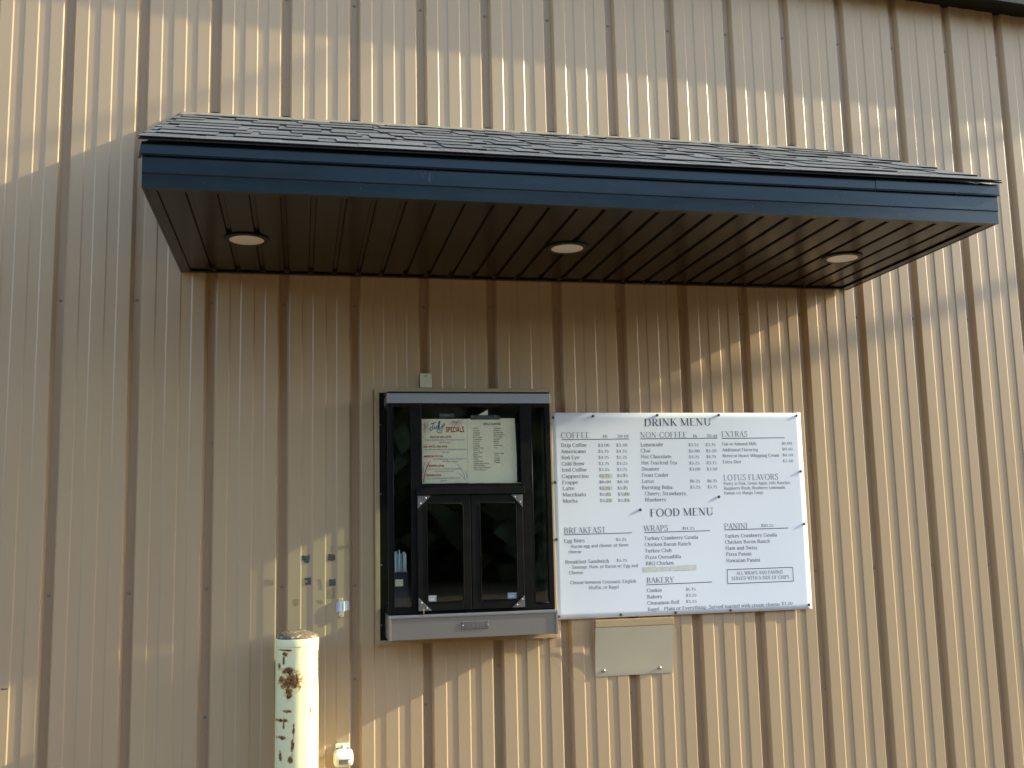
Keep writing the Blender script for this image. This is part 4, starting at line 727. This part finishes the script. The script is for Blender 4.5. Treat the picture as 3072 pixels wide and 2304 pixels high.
# ------------------------------------------------------------------ bollard
BXc, BYc, BR = 1.005, -.125, .0850
bo = thing("steel_bollard", "chipped cream painted steel bollard with rust patches and a rusty domed cap", "bollard", (BXc, BYc, -EYE))
def rust_mat():
    m = mat("chipped_bollard_paint", (.88,.81,.46), .33, bump=(30, .25, .003)); t = m.node_tree; b = t.nodes["Principled BSDF"]; L = t.links
    N_ = t.nodes.new; tc = N_("ShaderNodeTexCoord")
    def math_(op, a, b_=None, c=None, clamp=False):
        q = N_("ShaderNodeMath"); q.operation = op; q.use_clamp = clamp
        for i, v in enumerate((a, b_, c)):
            if v is None: continue
            if isinstance(v, (int, float)): q.inputs[i].default_value = v
            else: L.new(v, q.inputs[i])
        return q.outputs[0]
    def noise(scale, det=8, vec=None, rough=.6):
        q = N_("ShaderNodeTexNoise"); q.inputs["Scale"].default_value = scale; q.inputs["Detail"].default_value = det; q.inputs["Roughness"].default_value = rough
        L.new(vec or tc.outputs["Object"], q.inputs[0]); return q.outputs[0]
    n1 = noise(62); n2 = noise(110); n3 = noise(16, 4)
    def blob(cx, z, rx, rz):                            # 1 at the centre, falls to 0 at the rim, ragged by noise
        mp = N_("ShaderNodeMapping"); mp.vector_type = 'POINT'
        mp.inputs["Location"].default_value = (-cx/rx, 0, -(z+EYE)/rz); mp.inputs["Scale"].default_value = (1/rx, 0, 1/rz)
        L.new(tc.outputs["Object"], mp.inputs[0])
        ln = N_("ShaderNodeVectorMath"); ln.operation = 'LENGTH'; L.new(mp.outputs[0], ln.inputs[0])
        return math_('SUBTRACT', 1.25, math_('ADD', ln.outputs["Value"], math_('MULTIPLY', math_('SUBTRACT', n1, .5), 2.7)))
    geo = N_("ShaderNodeSeparateXYZ"); L.new(tc.outputs["Object"], geo.inputs[0])
    front = math_('LESS_THAN', geo.outputs[1], -.02)
    big = None
    for cx, z, rx, rz in ((-.026,-.585,.046,.036),(-.030,-.548,.034,.016),(-.032,-.625,.016,.032),(-.046,-.480,.012,.008),(-.052,-.505,.006,.020),(-.034,-.640,.016,.010),(-.036,-.700,.016,.006),
                          (-.012,-.775,.0045,.026),(-.016,-.830,.006,.034),(-.060,-.735,.026,.007),(-.058,-.800,.020,.008),(-.050,-.748,.004,.022),(-.024,-.880,.010,.016),(-.068,-.53,.006,.016),(-.044,-.466,.030,.004),(-.062,-.87,.006,.02),(.052,-.70,.003,.012)):
        q = blob(cx, z, rx, rz); big = q if big is None else math_('MAXIMUM', big, q)
    chips = math_('GREATER_THAN', noise(75, 3, rough=.5), .745)
    mr = N_("ShaderNodeMapRange"); mr.inputs[1].default_value = .25; mr.inputs[2].default_value = .70; L.new(big, mr.inputs[0])
    mask = math_('MULTIPLY', mr.outputs[0], front); mask = math_('MAXIMUM', mask, math_('MULTIPLY', chips, .75))
    halo = N_("ShaderNodeMapRange"); halo.inputs[1].default_value = -.1; halo.inputs[2].default_value = .5; L.new(big, halo.inputs[0])
    mixh = N_("ShaderNodeMix"); mixh.data_type = 'RGBA'; mixh.inputs[6].default_value = (.88,.81,.46,1); mixh.inputs[7].default_value = (.66,.44,.13,1)
    L.new(math_('MULTIPLY', math_('MULTIPLY', halo.outputs[0], front), .85), mixh.inputs[0])
    rc = N_("ShaderNodeValToRGB"); e = rc.color_ramp.elements; e[0].position = .36; e[0].color = (.020,.013,.010,1); e[1].position = .64; e[1].color = (.46,.19,.04,1)
    el = e.new(.52); el.color = (.20,.065,.015,1); L.new(n2, rc.inputs[0])
    mx = N_("ShaderNodeMix"); mx.data_type = 'RGBA'; L.new(mask, mx.inputs[0]); L.new(mixh.outputs[2], mx.inputs[6]); L.new(rc.outputs[0], mx.inputs[7])
    L.new(mx.outputs[2], b.inputs["Base Color"]); L.new(math_('MULTIPLY_ADD', mask, .45, .38), b.inputs["Roughness"]); return m
q = MB(); q.lathe([(BR, -EYE), (BR, -.455), (BR+.0014, -.4535), (BR+.0016, -.428), (BR+.0006, -.4255), (BR-.001, -.4245)], (BXc, BYc, 0), n=72); o = q.build("post", rust_mat(), bo, smooth=True)
o.data.polygons[0].use_smooth = True
m_ = o.modifiers.new("edge", 'EDGE_SPLIT'); m_.split_angle = rad(35)
capm = island_mat("rusty_cap_metal", (.17,.115,.07), (.17,.115,.07), .9, 160)
def cap_paint(m):                                       # flakes of the cream paint left on the rusty dome
    t = m.node_tree; b = t.nodes["Principled BSDF"]; old = b.inputs["Base Color"].links[0].from_socket
    n = t.nodes.new("ShaderNodeTexNoise"); n.inputs["Scale"].default_value = 55; n.inputs["Detail"].default_value = 8
    mr = t.nodes.new("ShaderNodeMapRange"); mr.inputs[1].default_value = .56; mr.inputs[2].default_value = .62; mx = t.nodes.new("ShaderNodeMix"); mx.data_type = 'RGBA'
    mx.inputs[7].default_value = (.52,.46,.27,1); tc = t.nodes.new("ShaderNodeTexCoord"); t.links.new(tc.outputs["Object"], n.inputs[0])
    t.links.new(n.outputs[0], mr.inputs[0]); t.links.new(mr.outputs[0], mx.inputs[0]); t.links.new(old, mx.inputs[6]); t.links.new(mx.outputs[2], b.inputs["Base Color"])
cap_paint(capm)
q = MB(); q.lathe([(BR-.001, -.4250)] + [((BR-.0005)*math.cos(rad(a)), -.4245+.030*math.sin(rad(a))) for a in range(0, 90, 9)] + [(.002, -.3945)], (BXc, BYc, 0), n=72); q.build("cap", capm, bo, smooth=True)
# ------------------------------------------------------------------ cobweb strands
def web(lines, lab):
    q = MB()
    for pts in lines:
        q.tube(pts, .0002, 5)
    tag(q.build("cobweb", M['web']), lab, "cobweb", "cobweb strands on the wall")
web([[(3.44,-.002,1.00),(3.46,-.01,.96),(3.47,-.006,.93),(3.455,-.003,.90)], [(3.47,-.004,.97),(3.49,-.01,.93),(3.505,-.004,.905)], [(3.44,-.003,.93),(3.465,-.01,.92),(3.48,-.004,.88)]], "wispy cobweb strands on the wall just under the awning's right corner")
web([[(2.13,-.005,-.56),(2.165,-.002,-.64),(2.19,-.001,-.70)]], "single cobweb thread slanting down the wall under the menu's lower left corner")
web([[(1.98,-.018,-.486),(2.02,-.020,-.480),(2.05,-.018,-.482),(2.064,-.016,-.492)], [(2.05,-.018,-.482),(2.066,-.016,-.486)]], "fine cobweb thread hanging under the steel sill")
# ------------------------------------------------------------------ things outside the frame that shade the wall or mirror in the glass
def cable(p, q_, t0, t1, r, lab):
    Sv = Vector((8.2, -1.0, 3.69))
    a = Vector((p[0], 0, p[1])) + Sv*t0; b = Vector((q_[0], 0, q_[1])) + Sv*t1
    d = b-a; a = a-d*.25; b = b+d*.9
    pts = [a + (b-a)*(i/24) - Vector((0,0,.10*math.sin(math.pi*i/24))) for i in range(25)]
    m = MB(); m.tube(pts, r, 8); tag(m.build("utility_cable", M['cable'], None, smooth=True), lab, "cable", "overhead cables beside the wall")
cable((2.776,.66), (4.624,1.29), .75, .78, .036, "thick black overhead cable, lowest of the bundle")
cable((4.027,1.853), (4.708,2.085), 0.7, .72, .024, "black overhead cable, second of the bundle from below")
cable((4.031,2.012), (4.435,2.150), 0.7, .72, .024, "black overhead cable, third of the bundle from below")
cable((.052,1.745), (1.222,2.285), 0.95, .98, .018, "black overhead cable, second of the bundle from above")
cable((.745,1.985), (1.253,2.195), 0.95, .98, .013, "black overhead cable, topmost of the bundle")
rs = random.Random(5); mb = MB(); tb = MB()
for i in range(112):
    cx = -11 + (i % 27)*.85 + rs.uniform(-1,1); cy = -18 - 5*(i // 27) - rs.uniform(0, 4)
    if i >= 54:                                         # added ring of unseen trees round the lot, blocks low sky light
        a_ = rad(182 + 176*(i-54)/57); cx = 2 + 40*math.cos(a_) + rs.uniform(-2,2); cy = 40*math.sin(a_) + rs.uniform(-2,2)
    hh = rs.uniform(6.5, 8.8) if i < 54 else rs.uniform(3.6, 6.0); cr = rs.uniform(2.2, 3.2)
    tb.lathe([(.22, -EYE), (.14, hh*.5), (.05, hh*.85)], (cx, cy, 0), n=8)
    for k in range(620):
        u = rs.uniform(-1,1); a = rs.uniform(0, 6.283); rr = (rs.random()**.4)*cr; v = math.sqrt(1-u*u)
        c = Vector((cx+rr*v*math.cos(a), cy+rr*v*math.sin(a), max(-EYE+.2, hh*.40 + u*rr*hh*.22))); s_ = rs.uniform(.22,.5)
        e1 = Vector((rs.uniform(-1,1), rs.uniform(-1,1), rs.uniform(-1,1))).normalized()*s_; e2 = e1.orthogonal().normalized()*s_*.7
        mb.add([c-e1-e2, c+e1-e2, c+e1+e2, c-e1+e2], [(0,1,2,3)])
tl = mb.build("treeline_and_sky_block", M['leaf'], None); tag(tl, "row of leafy trees facing the wall, plus an added outer ring blocking low sky light", "trees", kind="stuff")
tb.build("trunks", M['bark'], tl)
